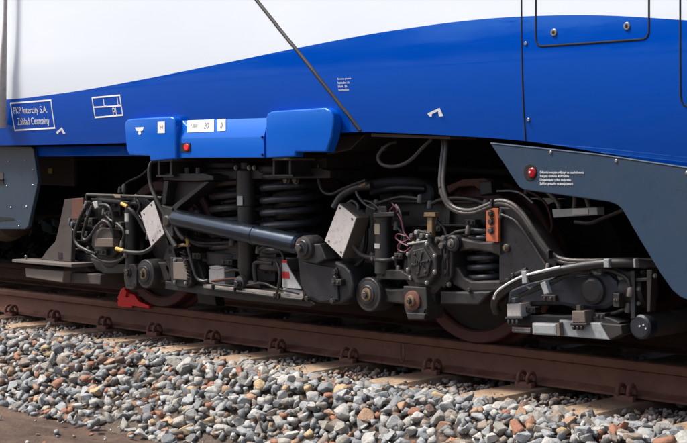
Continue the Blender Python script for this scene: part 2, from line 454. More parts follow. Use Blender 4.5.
me.polygons.add(len(FF)); me.polygons.foreach_set('loop_start', np.arange(0, FF.size, 3, dtype=np.int32)); me.polygons.foreach_set('loop_total', np.full(len(FF), 3, np.int32))
me.update(calc_edges=True); me.validate()
o = link('stone_layer', me, None, 'stone'); o.parent = bedo; o['kind'] = 'stuff'
print('stones', len(stones), 'tris', len(FF))

# ------------------------------------------------------------------ sleepers with spring clips
m, n, b = newmat('sleeper_concrete')
ge = N(n, 'ShaderNodeNewGeometry'); sy = N(n, 'ShaderNodeSeparateXYZ'); n.links.new(ge.outputs['Position'], sy.inputs[0])
c0 = mixc(n, ramp(n, noise(n, 11, 9, .75), .36, .64), (.28, .175, .105), (.52, .375, .25))
c0 = mixc(n, ramp(n, noise(n, 60, 5, .7), .58, .72, 0, .7), c0, (.12, .085, .06))
near = math_(n, 'MULTIPLY', ramp(n, sy.outputs[1], -.36, -.12, 0, .9), ramp(n, noise(n, 7, 4), .3, .65, .4, 1))
c1 = mixc(n, near, c0, (.20, .085, .045))
n.links.new(c1, b.inputs['Base Color']); b.inputs['Roughness'].default_value = .9
bump(n, b, noise(n, 45, 8, .8), 1.0, .014); M['sleeper'] = m
M['railrust'] = dirty('rail_rust', (.135, .048, .030), .68, (.26, .12, .075), .95, scale=6, bumpy=.35)
def sleeper_mesh():
    bm = bmesh.new(); W = SL_W / 2
    secs = [(SL_END, .7), (SL_END + .02, .92), (SL_END + .05, 1.0), (2.06, 1.0), (2.10, .8)]
    rings = []
    for y, k in secs:
        rings.append([bm.verts.new((sx * ww, y, z)) for sx, ww, z in ((-1, W, -.20), (1, W, -.20), (1, W * .96, -.03 + (k - 1) * .04), (1, W * .82, 0 + (k - 1) * .06), (-1, W * .82, 0 + (k - 1) * .06), (-1, W * .96, -.03 + (k - 1) * .04))])
    for a, c in zip(rings, rings[1:]):
        for k in range(6): bm.faces.new((a[k], a[(k + 1) % 6], c[(k + 1) % 6], c[k]))
    bm.faces.new(rings[0]); bm.faces.new(rings[-1]); bmesh.ops.recalc_face_normals(bm, faces=bm.faces)
    me = bpy.data.meshes.new('sleeper'); bm.to_mesh(me); bm.free(); me.materials.append(M['sleeper']); return me
def clip_mesh(side):
    """spring clip: two upright loops on the rail foot joined by a toe"""
    pts = []
    for sx in (-1, 1):
        for k in range(15):
            a = math.pi * (1.25 - 1.5 * k / 14)
            pts.append((sx, Vector((sx * .030, -.022 + .031 * math.cos(a), .029 + .031 * math.sin(a)))))
    bm = bmesh.new(); r = .0105
    for s in (-1, 1):
        lp = [p for q, p in pts if q == s]; lp = [Vector((s * .006, .03, .006))] + lp[::-1] + [Vector((s * .03, .012, .004))]
        rings = []; u = None
        for i, p in enumerate(lp):
            d = (lp[min(i + 1, len(lp) - 1)] - lp[max(i - 1, 0)]).normalized()
            if u is None: u = Vector((1, 0, 0))
            u = (u - d * u.dot(d)).normalized(); v = d.cross(u)
            rings.append([bm.verts.new(p + (u * math.cos(k * math.pi / 4) + v * math.sin(k * math.pi / 4)) * r) for k in range(8)])
        for a, c in zip(rings, rings[1:]):
            for k in range(8): bm.faces.new((a[k], a[(k + 1) % 8], c[(k + 1) % 8], c[k]))
        bm.faces.new(rings[0]); bm.faces.new(rings[-1])
    bmesh.ops.recalc_face_normals(bm, faces=bm.faces)
    for f in bm.faces: f.smooth = True
    me = bpy.data.meshes.new('rail_clip'); bm.to_mesh(me); bm.free(); me.materials.append(M['railrust']); return me
def shoulder_mesh():
    bm = bmesh.new(); bmesh.ops.create_cube(bm, size=1)
    for v in bm.verts: v.co = Vector((v.co.x * .11, v.co.y * .035, v.co.z * .03 + .012))
    bev(bm, .006); me = bpy.data.meshes.new('clip_shoulder'); bm.to_mesh(me); bm.free(); me.materials.append(M['railrust']); return me
slm, clm, shm = sleeper_mesh(), clip_mesh(1), shoulder_mesh()
for i, x in enumerate(SLX):
    s = bpy.data.objects.new('sleeper', slm); C.objects.link(s); s.location = (x, 0, SL_TOP)
    near_lab = {min(range(len(SLX)), key=lambda q: abs(SLX[q] - xx)): lb for xx, lb in (
        (P(134, 325, -.1).x, 'tan concrete sleeper end just below the red drag shoe'),
        (P(474, 375, -.1).x, 'tan concrete sleeper end below the wheel beneath the orange plate'),
        (P(311, 345, -.1).x, 'tan concrete sleeper end below the right end of the slanting damper'))}
    tag(s, near_lab.get(i, 'tan concrete sleeper end showing between stones under the rusty rail'), 'sleeper', 'sleepers under the track')
    for y, rz in ((-.052, 0), (.124, math.pi)):
        k = bpy.data.objects.new('rail_clip', clm); C.objects.link(k); k.parent = s; k.location = (0, y, .016); k.rotation_euler = (0, 0, rz)
        k = bpy.data.objects.new('clip_shoulder', shm); C.objects.link(k); k.parent = s; k.location = (0, y - (.035 if rz == 0 else -.035), 0)
# rails
def rail(name, yc, label):
    h = [(-.075, 0), (-.075, .0115), (-.045, .018), (-.012, .031), (-.0085, .05), (-.0085, .11), (-.011, .121), (-.034, .129), (-.036, .135), (-.0355, .158), (-.030, .168), (-.018, .172)]
    pr = h + [(-a, c) for a, c in h[::-1]]
    bm = bmesh.new()
    XS = [-16 + k * .5 for k in range(51)]
    prev = None
    for x in XS:
        ring = [bm.verts.new((x, yc + a, RAIL - .172 + c)) for a, c in pr]
        if prev:
            for k in range(len(pr)): bm.faces.new((prev[k], prev[(k + 1) % len(pr)], ring[(k + 1) % len(pr)], ring[k]))
        else: bm.faces.new(ring)
        prev = ring
    bm.faces.new(prev)
    o = finish(name, bm, 'railrust', None, True, 25)
    return tag(o, label, 'rail')
nrail = rail('rail', .036, 'rusty brown rail carrying the wheels beside the grey ballast shoulder')
frail = rail('rail', 1.544, 'dark far rail on the other side of the track beneath the train')
ptube('bond_wire', [(400, 343, -.004), (400.5, 356, -.03), (402, 362, -.035), (404, 357, -.03), (404, 345, -.006)], .0045, 'railrust', nrail)

# ================================================================== TRAIN CARRIAGE
car = empty('train_carriage', (0, .79, RAIL + .95))
tag(car, 'blue and white passenger train carriage body with slate grey skirts standing above the bogie', 'train')
def bodyY(z):
    q = z - RAIL
    return -.645 + (.26 * (1.58 - q) ** 2 if q < 1.58 else 0)
def PB(px, py, out=0.0):              # point on the carriage side seen there
    Y = -.62
    for _ in range(8):
        p = P(px, py, Y); Y = bodyY(p.z) - out
    return P(px, py, Y)
def curve_of(pp):
    q = [PB(*a) for a in pp]; s = spline([Vector((v.x, 0, v.z)) for v in q], 10)
    X = np.array([v.x for v in s]); Z = np.array([v.z for v in s])
    return lambda x: float(np.interp(x, X, Z))
low = curve_of([(-120, 147), (0, 145.5), (60, 144.5), (125, 143), (200, 139), (280, 135.5), (335, 133), (370, 132), (450, 135.5), (525, 141), (600, 152.5), (687, 167.5), (760, 179)])
liv = curve_of([(-120, 107), (0, 100), (45, 95.5), (90, 89), (160, 76), (230, 62), (300, 47.5), (380, 32.5), (460, 21.5), (525, 16.5), (600, 15.5), (687, 20.5), (760, 27)])
XS = list(np.arange(-16, -5.5, .4)) + list(np.arange(-5.5, 3.6, .06)) + list(np.arange(3.6, 8.1, .4))
bm = bmesh.new(); cols_ = []
YC = .79
for x in XS:
    zl, zb = low(x), liv(x); zs = [zl + (zb - zl) * k / 7 for k in range(8)] + [zb + (RAIL + 2.2 - zb) * k / 6 for k in range(1, 7)]
    side = [(bodyY(z), z) for z in zs] + [(-.64, RAIL + 2.9), (-.60, RAIL + 3.3), (-.48, RAIL + 3.6), (-.2, RAIL + 3.8), (.3, RAIL + 3.9)]
    pr = side + [(2 * YC - y, z) for y, z in side[::-1]]
    cols_.append([bm.verts.new((x, y, z)) for y, z in pr])
npr = len(cols_[0])
for a, c in zip(cols_, cols_[1:]):
    for k in range(npr - 1):
        f = bm.faces.new((a[k], c[k], c[k + 1], a[k + 1])); f.smooth = True
        f.material_index = 0 if (k < 7 or k >= npr - 8) else 1
bm.faces.new(cols_[0]); bm.faces.new(cols_[-1])
o = finish('body_shell', bm, ['blue', 'white'], car, True, 30)
# underfloor: closed dark plate and edge beam
box('floor_pan', (-4, YC, RAIL + 1.16), (23.9, 2.5, .06), 'under', car, .004)
box('sill_beam', (P(80, 150, -.5).x, -.44, P(80, 151, -.5).z), (1.55, .05, .07), 'blue', car, .006)
bmz = P(410, 135.5, -.55)
prism('sill_edge', xz([(371, 133.2), (450, 136.2), (450, 139.2), (371, 136.6)], -.555), -.555, -.35, 'brown', car, .002)
# added far-side panels hang low, blocking light under the train
for x0, x1, zb in ((-16, -3.4, .42), (-3.4, .9, .72), (.9, 8, .42)):
    box('far_light_block', ((x0 + x1) / 2, 2.12, RAIL + (zb + 1.2) / 2), (x1 - x0 - .02, .03, 1.2 - zb), 'under', car, .004)
# diagonal seam and panel seams
def seam(pp, r, mat='black', name='panel_seam', out=-.0026):
    q = []
    for a, c in zip(pp, pp[1:]): q += [PB(a[0] + (c[0] - a[0]) * k / 8, a[1] + (c[1] - a[1]) * k / 8, out) for k in range(8)]
    return tube(name, q + [PB(*pp[-1], out)], r, mat, car, curve=False, seg=8)
seam([(228, -36), (257, 0), (275, 22.5), (300, 53.5), (330, 91), (361, 130.5)], .0125, 'frame', 'diagonal_joint_strip', -.004)
seam([(521.5, -30), (521.8, 0), (522, 40), (522.8, 80), (524, 110), (526, 141)], .0055)
seam([(680.5, -30), (680.5, 60), (680.8, 95), (681.8, 101), (684, 105), (688, 107), (720, 106), (760, 104)], .0055)
seam([(536.3, -30), (536.2, 36), (536.8, 42), (538.5, 45), (541.5, 46.5), (590, 43.2), (640, 39.6), (644.5, 39), (647.5, 37), (649, 33), (649.3, 26), (649.4, -30)], .006)
seam([(541.5, 47.6), (590, 44.3), (640, 40.7), (646, 39.5)], .002, 'steel', 'hatch_highlight')  # thin bright line drawn in for the highlight below the hatch seam
for px, py, r in ((554, 32.5, .017), (627, 26.2, .017)):
    p = PB(px, py); o = disc('hatch_lock', p, r, p.y - .006, p.y + .01, 'steel', car, 20, .003)
    disc('lock_socket', p, r * .45, p.y - .008, p.y, 'black', o, 12, .001)
for px, py in ((525.8, 43.5), (528.5, 120)):
    p = PB(px, py); disc('panel_screw', p, .009, p.y - .005, p.y + .01, 'steel', car, 14, .002)
# lettering
def text(body, px, py, height, mat='whitep', width=None, surf=True, Y=None, parent=None, name='lettering', out=.0010, spacing=1.0, align='LEFT', shear=0):
    cu = bpy.data.curves.new('t', 'FONT'); cu.body = body; cu.size = 1; cu.space_line = spacing; cu.align_x = align
    to = bpy.data.objects.new('t', cu); C.objects.link(to)
    bpy.context.view_layer.update()
    dg = bpy.context.evaluated_depsgraph_get(); me = bpy.data.meshes.new_from_object(to.evaluated_get(dg))
    C.objects.unlink(to); bpy.data.objects.remove(to)
    co = np.array([v.co[:] for v in me.vertices]); lo, hi = co.min(0), co.max(0)
    sz = height / (hi[1] - lo[1]); sxx = (width / (hi[0] - lo[0])) if width else sz
    p = PB(px, py, out) if surf else P(px, py, Y)
    bm = bmesh.new(); bm.from_mesh(me); bpy.data.meshes.remove(me)
    for v in bm.verts:
        z = p.z + (v.co.y - hi[1]) * sz
        v.co = Vector((p.x + (v.co.x - lo[0]) * sxx, (bodyY(z) - out) if surf else Y, z))
    r = bmesh.ops.extrude_face_region(bm, geom=list(bm.faces))
    for v in r['geom']:
        if isinstance(v, bmesh.types.BMVert): v.co.y -= .0008
    return finish(name, bm, mat, parent or car)
def outline(name, pp, wdt, mat='whitep', close=True, out=.0010):
    pts = [PB(a, c, out) for a, c in pp]
    if close: pts.append(pts[0])
    fine = []
    for a, c in zip(pts, pts[1:]): fine += [a.lerp(c, k / 6) for k in range(6)]
    pts = fine + [pts[-1]]
    for q in pts: q.y = bodyY(q.z) - out
    bm = bmesh.new()
    for a, c in zip(pts, pts[1:]):
        d = (c - a).normalized(); sd_ = d.cross(Vector((0, 1, 0))).normalized() * wdt / 2; e = d * wdt / 2
        f = bm.faces.new([bm.verts.new(q) for q in (a - sd_ - e, c - sd_ + e, c + sd_ + e, a + sd_ - e)])
    for k, f in enumerate(bm.faces):
        for v in f.verts: v.co.y -= .0002 * (k % 2)
    return finish(name, bm, mat, car)
outline('plate_outline', [(10.6, 103.4), (50.8, 100.2), (54.8, 127.8), (15, 130.2)], .010)
pw = (PB(51, 112).x - PB(11, 112).x)
text('PKP Intercity S.A.', 13.2, 107.5, .058, width=pw * .84)
text('Zakład Centralny', 17.0, 118.3, .058, width=pw * .80)
outline('table_outline', [(92, 97.8), (119.7, 95.3), (122.8, 115.2), (95.2, 117.7)], .009)
outline('table_line', [(93.6, 107.4), (121, 105.8)], .008, close=False)
text('L', 103.2, 99.3, .045, width=.028); text('L', 117.2, 98.1, .045, width=.020); text('PL', 112.3, 108, .048, width=.055)
def mark(pp, name='lifting_mark'):
    pts = [PB(a, c, .003) for a, c in pp]; bm = bmesh.new(); f = bm.faces.new([bm.verts.new(p) for p in pts])
    bmesh.ops.triangulate(bm, faces=bm.faces); return finish(name, bm, 'whitep', car)
mark([(427.3, 113.6), (439.6, 107.9), (443.4, 116.3), (439, 116.8), (439.4, 113.6), (438, 111.2), (431.6, 114.4), (431.9, 116.6), (430, 117), (428.2, 115)])
mark([(56.0, 132.0), (61.8, 127.2), (65.6, 133.6), (63.2, 134.0), (61.3, 130.3), (58.3, 132.9), (58.4, 134.2), (57.0, 134.0)])
for k, (s, wd) in enumerate((('Strona prawa', 13.5), ('hamulec za', 11.5), ('blok 2a', 9), ('Stanowisko', 10.5))):
    a = PB(337.5 + k * .3, 78.0 + k * 3.6); b2 = PB(337.5 + k * .3 + wd, 78.0 + k * 3.6)
    text(s, 337.5 + k * .3, 78.0 + k * 3.6, .0125, width=b2.x - a.x)
# grab rail at the left edge of the view
tube('grab_rail', [PB(1, 126, .05), PB(1.5, 100, .055), PB(3.2, 60, .055), PB(5.0, 20, .055), PB(5.8, -40, .055)], lambda t: .042 - .028 * min(t * 1.3, 1), 'grey', car, seg=14)

# blue covers below the sill (three separate boxes)
def cover(name, pp, Yf, depth, b):
    pts = xz(pp, Yf); bm = bmesh.new()
    bm.faces.new([bm.verts.new((x, Yf, z)) for x, z in pts])
    r = bmesh.ops.extrude_face_region(bm, geom=list(bm.faces))
    for v in r['geom']:
        if isinstance(v, bmesh.types.BMVert): v.co.y = Yf + depth
    bmesh.ops.recalc_face_normals(bm, faces=bm.faces)
    es = [e for e in bm.edges if abs(e.verts[0].co.y - Yf) < 1e-6 and abs(e.verts[1].co.y - Yf) < 1e-6]
    bmesh.ops.bevel(bm, geom=es, offset=b, segments=5, profile=.5, affect='EDGES', clamp_overlap=True)
    return finish(name, bm, 'bluebox', car, True, 50)
c1 = cover('equipment_cover', [(124.3, 126), (124.8, 122.5), (127, 119.8), (131, 118.8), (170, 116.8), (173.5, 118), (175.2, 121.5), (176, 159), (150, 161.2), (149.4, 156), (129, 155.4), (126.5, 150)], -.665, .06, .010)
za, zb_, zm = P(220, 115.6, -.60).z, P(220, 158, -.64).z, P(220, 137.5, -.64).z
xa, xb = P(176.8, 140, -.64).x, P(264, 140, -.64).x
bm = bmesh.new(); prf = [(-.636, zb_), (-.640, zb_ + .004), (-.640, zm - .003), (-.639, zm + .003), (-.604, za - .005), (-.598, za), (-.45, za), (-.45, zb_)]
A = [bm.verts.new((xa, y, z)) for y, z in prf]; B = [bm.verts.new((xb, y, z)) for y, z in prf]
for k in range(len(prf)): bm.faces.new((A[k], B[k], B[(k + 1) % len(prf)], A[(k + 1) % len(prf)]))
bm.faces.new(A); bm.faces.new(B); c2 = finish('equipment_cover', bm, 'bluebox', car, True, 40)
def c2Y(z): return float(np.interp(z, [q[1] for q in prf[:6]], [q[0] for q in prf[:6]]))
c3 = cover('equipment_cover', [(265.6, 118), (267.5, 113.6), (271.5, 111.2), (324.5, 107.8), (330, 110.2), (333.2, 115.5), (333.4, 124), (331.4, 137), (326.2, 152.3), (295.4, 152), (294.8, 156.8), (265.8, 158)], -.665, .06, .010)
def cover_decal(name, x0, x1, y0, y1, skew, mat):
    bm = bmesh.new()
    rows = []
    for k in range(25):
        t = k / 24; row = []
        for xx, sk_ in ((x0, 0), (x1, skew)):
            Y = -.62
            for _ in range(6): p = P(xx, y1 + (y0 - y1) * t - sk_, Y); Y = c2Y(p.z) - .0030
            row.append(bm.verts.new(p))
        rows.append(row)
    for a, c in zip(rows, rows[1:]): bm.faces.new((a[0], a[1], c[1], c[0]))
    return finish(name, bm, mat, c2)
def decal(name, x0, x1, y0, y1, Y, mat, parent, skew=0, th=.002):
    return prism(name, xz([(x0, y0), (x1, y0 - skew), (x1, y1 - skew), (x0, y1)], Y), Y, Y - th, mat, parent, 0)
M['ink'] = plain('faded_ink', (.30, .30, .31), .6)
def cover_text(body, px, py, h, wd, par):
    Y = c2Y(P(px, py + 4, -.61).z) - .006
    o = text(body, px, py, h, 'ink', width=wd, surf=False, Y=Y, parent=par)
    for v in o.data.vertices:
        z = v.co.z + ORI[o].z; y0 = v.co.y + ORI[o].y - Y; v.co.y = c2Y(z) - .0048 + y0 - ORI[o].y
    return o
o = cover_decal('number_plate', 187.2, 214, 120.6, 132.4, 1.0, 'whitep')
cover_text('2 AWV', 190, 123.6, .026, .062, o); cover_text('20', 203.6, 122.2, .036, .042, o)
o = cover_decal('small_plate', 217.6, 225.6, 119.4, 131.0, .4, 'whitep')
cover_text('II', 220.2, 122, .035, .016, o)
o = decal('small_plate', 157.9, 165, 122.0, 133.2, -.6655, 'whitep', c1, .3)
text('H', 159.7, 125, .022, 'label', width=.026, surf=False, Y=-.6685, parent=o)
pts = xz([(135.2, 127.4), (144, 127), (142.8, 130.6), (140.7, 131), (141.2, 133.4), (140.5, 134.7), (138.9, 134.7), (138.3, 133.4), (138.9, 131), (136.6, 130.8)], -.6655)
prism('jack_mark', pts, -.6655, -.6675, 'whitep', c1, 0)
rb = decal('indicator_window', 181.2, 190.6, 143.2, 152, -.6405, 'black', c2, .2, .004)
p = P(186.8, 147.2, -.645); disc('indicator', p, .021, -.652, -.640, 'red', rb, 18)
for px, py in ((177.6, 137.5), (178.2, 156.5), (262.3, 137), (262.3, 154.5)):
    p = P(px, py, -.641); disc('cover_screw', p, .007, -.648, -.636, 'black', c2, 12, .002)
# navy box behind the right cover
plate('side_tank', [(336, 136), (366, 134), (350, 150), (326, 155)], -.42, .3, 'navy', car, .006)

# slate skirt at the right with its corner and text
top_ = xz([(490, 143.2), (540, 148.2), (600, 154.8), (687, 167.8), (760, 180)], -.606)
bot_ = xz([(690, 301), (680, 297), (672, 290), (660, 273), (640, 240), (626, 216), (622, 209.5), (617, 205), (609, 202), (560, 195), (524, 190), (519.5, 187.5), (515.5, 182)], -.606)
sk = prism('skirt_panel', top_ + [(7.9, top_[-1][1]), (7.9, bot_[0][1] - .03), (bot_[0][0] + .12, bot_[0][1] - .03)] + bot_, -.606, -.571, 'skirt', car, .005)
tube('skirt_lip', [P(a, c, -.604) for a, c in [(491, 143.4), (540, 148.4), (600, 155), (687, 168), (758, 180)]], .005, 'skirt', sk, curve=False, seg=8)
for px, py in ((551, 152.4), (616.3, 161.2), (687, 173)):
    p = P(px, py, -.606); disc('rivet', p, .008, -.612, -.6, 'steel', sk, 14, .003)
p = P(530.3, 172.4, -.606)
lp = turned('lamp_recess', (p.x, -.609, p.z), (p.x, -.604, p.z), [(0, .037), (1, .042)], 'black', sk, 28)
disc('rear_lamp', (p.x + .013, 0, p.z - .001), .023, -.616, -.606, 'redlens', sk, 20, .006)
disc('lamp_glint', (p.x + .004, 0, p.z), .006, -.618, -.614, 'label', sk, 12, .002)
for k, (s, wd) in enumerate((('Odluzniki awaryjne odłączyć na czas holowania', 44), ('Stacyjny zasilanie 400V/50Hz', 29), ('Uzupełnianie tylko do kreski', 31), ('Szlifier gniazdo na stacji awarii', 33))):
    a = P(540, 171 + k * 3.75, -.609); c = P(540 + wd, 171 + k * 3.75, -.609)
    text(s, 540, 170.8 + k * 3.75, .0145, width=c.x - a.x, surf=False, Y=-.6085, parent=sk)
# slate fairing at the left
fa = plate('side_fairing', [(-70, 143), (0, 145.6), (31, 146.6), (33.2, 149), (37.8, 181), (36.8, 187), (28, 226), (25, 229), (0, 229), (-70, 228)], -.50, .03, 'fairing', car, .004)
for px, py in ((8.6, 161.4), (25.5, 160.8), (33, 170), (33, 185), (6.8, 186), (26.4, 206.8), (10.8, 207.7), (19, 226)):
    p = P(px, py, -.50); disc('rivet', p, .007, -.505, -.495, 'steel', fa, 12, .003)
plate('step_recess', [(-12, 172), (3.5, 172.5), (3.5, 184), (-12, 184)], -.503, .004, 'brown', fa, .0)
plate('fairing_strip', [(-12, 216), (13, 218), (15, 220), (-12, 222)], -.503, .004, 'black', fa, .0)  # flat black strip near the lower edge of the fairing
ptube('step_bar', [(-12, 178.5, -.512), (3.5, 179.5, -.512)], .006, 'black', fa, curve=False)
# air tank under the fairing, brown bulkhead with sticker
a, c = P(-60, 214, -.1), P(8, 216, -.1)
turned('air_tank', (a.x - 2, .0, a.z), (c.x, .0, c.z), [(0, .10), (.02, .17), (.05, .2), (.95, .2), (.985, .17), (1, .10)], 'brown', car, 28)
pl = plate('bulkhead', [(20, 148), (74, 150), (74, 186), (20, 184)], -.12, .03, 'underbrown', car, .003)
decal('sticker', 48.6, 52.2, 168.6, 173.4, -.121, 'yel', pl)
box('underfloor_case', (-8.6, .9, RAIL + .82), (7.0, 2.1, .66), 'under', car, .02)
box('underfloor_case', (3.55, .95, RAIL + .80), (2.9, 2.0, .68), 'under', car, .02)
# pipes and terminal block under the right skirt
tb = plate('terminal_block', [(552, 209.5), (597, 207.3), (597.5, 215), (553, 217.8)], -.42, .06, 'grey2', car, .004)
plate('cable_cover', [(572, 209.6), (588, 208.8), (588, 214.4), (572, 215.2)], -.424, .01, 'grey', tb, .002)
for pp in ([(541, 186), (552, 196), (558, 204), (560, 212)], [(574, 192), (575, 200), (574, 210)], [(585, 192), (588, 203), (590, 210)]):
    ptube('conduit', pp, .012, 'hose', car, Y=-.40)
ptube('cross_pipe', [(575, 222), (590, 223), (604, 218), (626, 209)], .010, 'hose', car, Y=-.25)
ptube('brake_pipe', [(420, 168), (500, 172), (580, 176), (640, 182)], .02, 'under', car, Y=.2)
# bolster with its bolted pads
prism('body_bolster', xz([(163.5, 173), (320, 168), (330, 171), (330, 178), (163.5, 180)], -.40), -.40, -.10, 'frame_dk', car, .004)
bp = plate('bolster_plate', [(163.5, 173.2), (204, 173.2), (213, 176), (213, 180), (194, 181), (164, 180)], -.52, .3, 'frame', car, .004)
for px in (175, 187, 198):
    p = P(px, 172, -.47); cyl('bolt', (p.x, -.47, p.z - .01), (p.x, -.47, p.z + .025), .014, 'greydk', bp, 6, .002)
for x0, x1, y0, y1 in ((157, 172.5, 159.5, 175), (272, 291.5, 158.5, 174.5)):
    br = plate('mounting_bracket', [(x0, y0), (x1, y0), (x1, y0 + 2), (x0, y0 + 2)], -.56, .18, 'greydk', car, .002)
    plate('bracket_web', [(x0 + .6, y0 + 2), (x0 + 2.6, y0 + 2), (x0 + 2.6, y1), (x0 + .6, y1)], -.555, .17, 'frame', br, .002)
    plate('bracket_web', [(x1 - 2.6, y0 + 2), (x1 - .6, y0 + 2), (x1 - .6, y1), (x1 - 2.6, y1)], -.555, .17, 'frame', br, .002)
    plate('bracket_back', [(x0 + 2.6, y0 + 2), (x1 - 2.6, y0 + 2), (x1 - 2.6, y1), (x0 + 2.6, y1)], -.47, .02, 'frame_dk', br, .002)
    plate('bracket_foot', [(x0 - 1, y1), (x1 + 1, y1), (x1 + 1, y1 + 2), (x0 - 1, y1 + 2)], -.56, .18, 'frame', br, .002)
plate('bolster_beam', [(292, 160), (326, 158), (326, 176), (292, 177)], -.36, .25, 'underbrown', car, .004)
for px in (287, 296):
    p = P(px, 180, -.36); bolt(p, .018, 'greydk', car)

# ================================================================== BOGIE
pr_ = P(474, 343, -.025); XR = pr_.x; XL = XR - 2.70; WR = .425; WZ = RAIL + WR
bog = empty('bogie', ((XL + XR) / 2, YC, RAIL))
tag(bog, 'dark grey two axle motor bogie with coil springs, dampers and hoses under the carriage', 'bogie')
print('XR', XR, 'XL', XL)
# wheels
def wheel(x, side):
    s = 1 if side == 0 else -1; y0 = -.025 if side == 0 else 2 * YC + .025
    def L(t): return y0 + s * t
    def ring(name, prof, mat, par):
        bm = bmesh.new(); seg = 72; rings = []
        for t, r in prof: rings.append([bm.verts.new((x + r * math.cos(2 * math.pi * k / seg), L(t), WZ + r * math.sin(2 * math.pi * k / seg))) for k in range(seg)])
        for a, c in zip(rings, rings[1:] + ([rings[0]] if name != 'wheel' else [])):
            for k in range(seg): bm.faces.new((a[k], a[(k + 1) % seg], c[(k + 1) % seg], c[k]))
        return finish(name, bm, mat, par, True, 30)
    w_ = ring('wheel', [(.055, .10), (.055, .11), (.060, .14), (.075, .22), (.060, .32), (.045, .352), (.085, .352), (.095, .32), (.105, .22), (.09, .12), (.09, .10), (.055, .10)], 'wheelweb', bog)
    ring('tyre', [(.0, .362), (.0, .414), (.006, .420), (.03, .423), (.09, .4255), (.100, .432), (.108, .447), (.118, .453), (.128, .448), (.134, .43), (.134, .362), (.125, .351), (.01, .351)], 'wheelrim', w_)
    ring('hub', [(.02, .06), (.02, .098), (.028, .106), (.125, .106), (.13, .098), (.13, .06)], 'wheelweb', w_)
for x in (XL, XR):
    wheel(x, 0); wheel(x, 1)
    cyl('axle', (x, -.32, WZ), (x, 2 * YC + .32, WZ), .085, 'frame_dk', bog)
    cyl('gearbox', (x, .85, WZ), (x, 1.2, WZ), .34, 'under', bog)
    turned('brake_disc', (x, .30, WZ), (x, .40, WZ), [(0, .12), (.02, .31), (.3, .315), (.32, .2), (.68, .2), (.7, .315), (.98, .31), (1, .12)], 'rust', bog, 48)
for x, s in ((XL, 1), (XR, -1)):
    cyl('traction_motor', (x + s * .58, .35, WZ + .02), (x + s * .58, 1.25, WZ + .02), .30, 'under', bog, 28, .02)
box('transom', ((XL + XR) / 2, YC, RAIL + .52), (.36, 1.9, .30), 'under', bog, .02)
# side frames: the near one swings down between the axles
frame_px = [(86, 203), (96, 197), (140, 195), (156, 205), (170, 250), (180, 259), (345, 268), (355, 255), (366, 205), (374, 201), (486, 202), (498, 207),
            (496, 226), (476, 228), (420, 226), (392, 228), (384, 250), (366, 298), (345, 305), (310, 304), (190, 290), (168, 283), (146, 240), (138, 222), (100, 222), (86, 218)]
fr = plate('side_frame', frame_px, -.29, .17, 'frame_dk', bog, .008)
YF2 = 2 * YC + .12
prism('side_frame', xz(frame_px, -.29), YF2, YF2 + .17, 'frame_dk', bog, .008)
plate('frame_top_lip', [(366, 200.3), (487, 200.8), (487, 203), (366, 202.6)], -.34, .25, 'frame', fr, .003)
plate('frame_bottom_lip', [(384, 223.5), (478, 224.5), (478, 227), (384, 226)], -.33, .2, 'frame', fr, .003)
for px in (443, 446): plate('frame_rib', [(px, 212), (px + 2, 204), (px + 4, 204), (px + 3, 224), (px - 1, 224)], -.32, .04, 'frame', fr, .002)
# lower sill and pale cable tray between the wheels
sl = plate('lower_sill', [(165, 281), (310, 300), (315, 304), (310, 307), (240, 300), (165, 289)], -.42, .25, 'frame_dk', bog, .005)
tray = prism('cable_tray', xz([(203, 284.4), (240, 288.2), (275, 292), (303, 295.6), (303, 300.2), (203, 287.6)], -.455), -.455, -.33, 'brownpale', bog, .002)
ptube('tray_cable', [(205, 288, -.47), (240, 291.8, -.475), (275, 296.6, -.475), (303, 299.6, -.47)], .009, 'rubber', bog)
ptube('tray_cable', [(213, 284, -.44), (240, 286, -.44), (262, 283, -.44), (276, 288, -.45), (300, 294, -.45)], .007, 'hosedk', bog)
for px, py in ((213, 287), (235, 290), (275, 295.8), (279, 296)):
    box('cable_clamp', P(px, py, -.48), (.012, .02, .030), 'rubber', bog, .002)
jb = plate('junction_box', [(208.5, 270), (212, 267), (224, 268.5), (224.5, 284), (209, 283)], -.42, .09, 'grey', bog, .005)
plate('junction_lid', [(209, 266.5), (216, 265.5), (224, 267.5), (218, 270.2), (210, 269.2)], -.424, .08, 'label', jb, .003)
ptube('rusty_rod', [(212, 281, -.43), (232, 278.5, -.43), (246, 280, -.43)], .007, 'rust', bog)
ptube('valve_pipe', [(225, 272, -.43), (235, 270, -.42), (244, 272, -.42)], .008, 'hosedk', bog)
# secondary coil springs (outer and inner wire) with seats
for nm, cx, z_lo, z_hi, rr in (('a', 236, 248, 172, .145), ('b', 291, 252, 176, .165)):
    a, c = P(cx, z_lo, -.23), P(cx, z_hi, -.23); X0 = (a.x + c.x) / 2
    cl = coil('secondary_spring', X0, -.23, a.z, c.z, rr, .021, 7.2, 'spring', bog)
    coil('inner_coil', X0, -.23, a.z, c.z, rr * .55, .016, 8, 'spring', cl, 8, 16)
    cyl('spring_seat', (X0, -.23, a.z - .10), (X0, -.23, a.z - .02), rr + .035, 'frame', bog, 32, .008)
    cyl('spring_cap', (X0, -.23, c.z + .02), (X0, -.23, c.z + .06), rr + .03, 'frame_dk', bog, 32, .008)
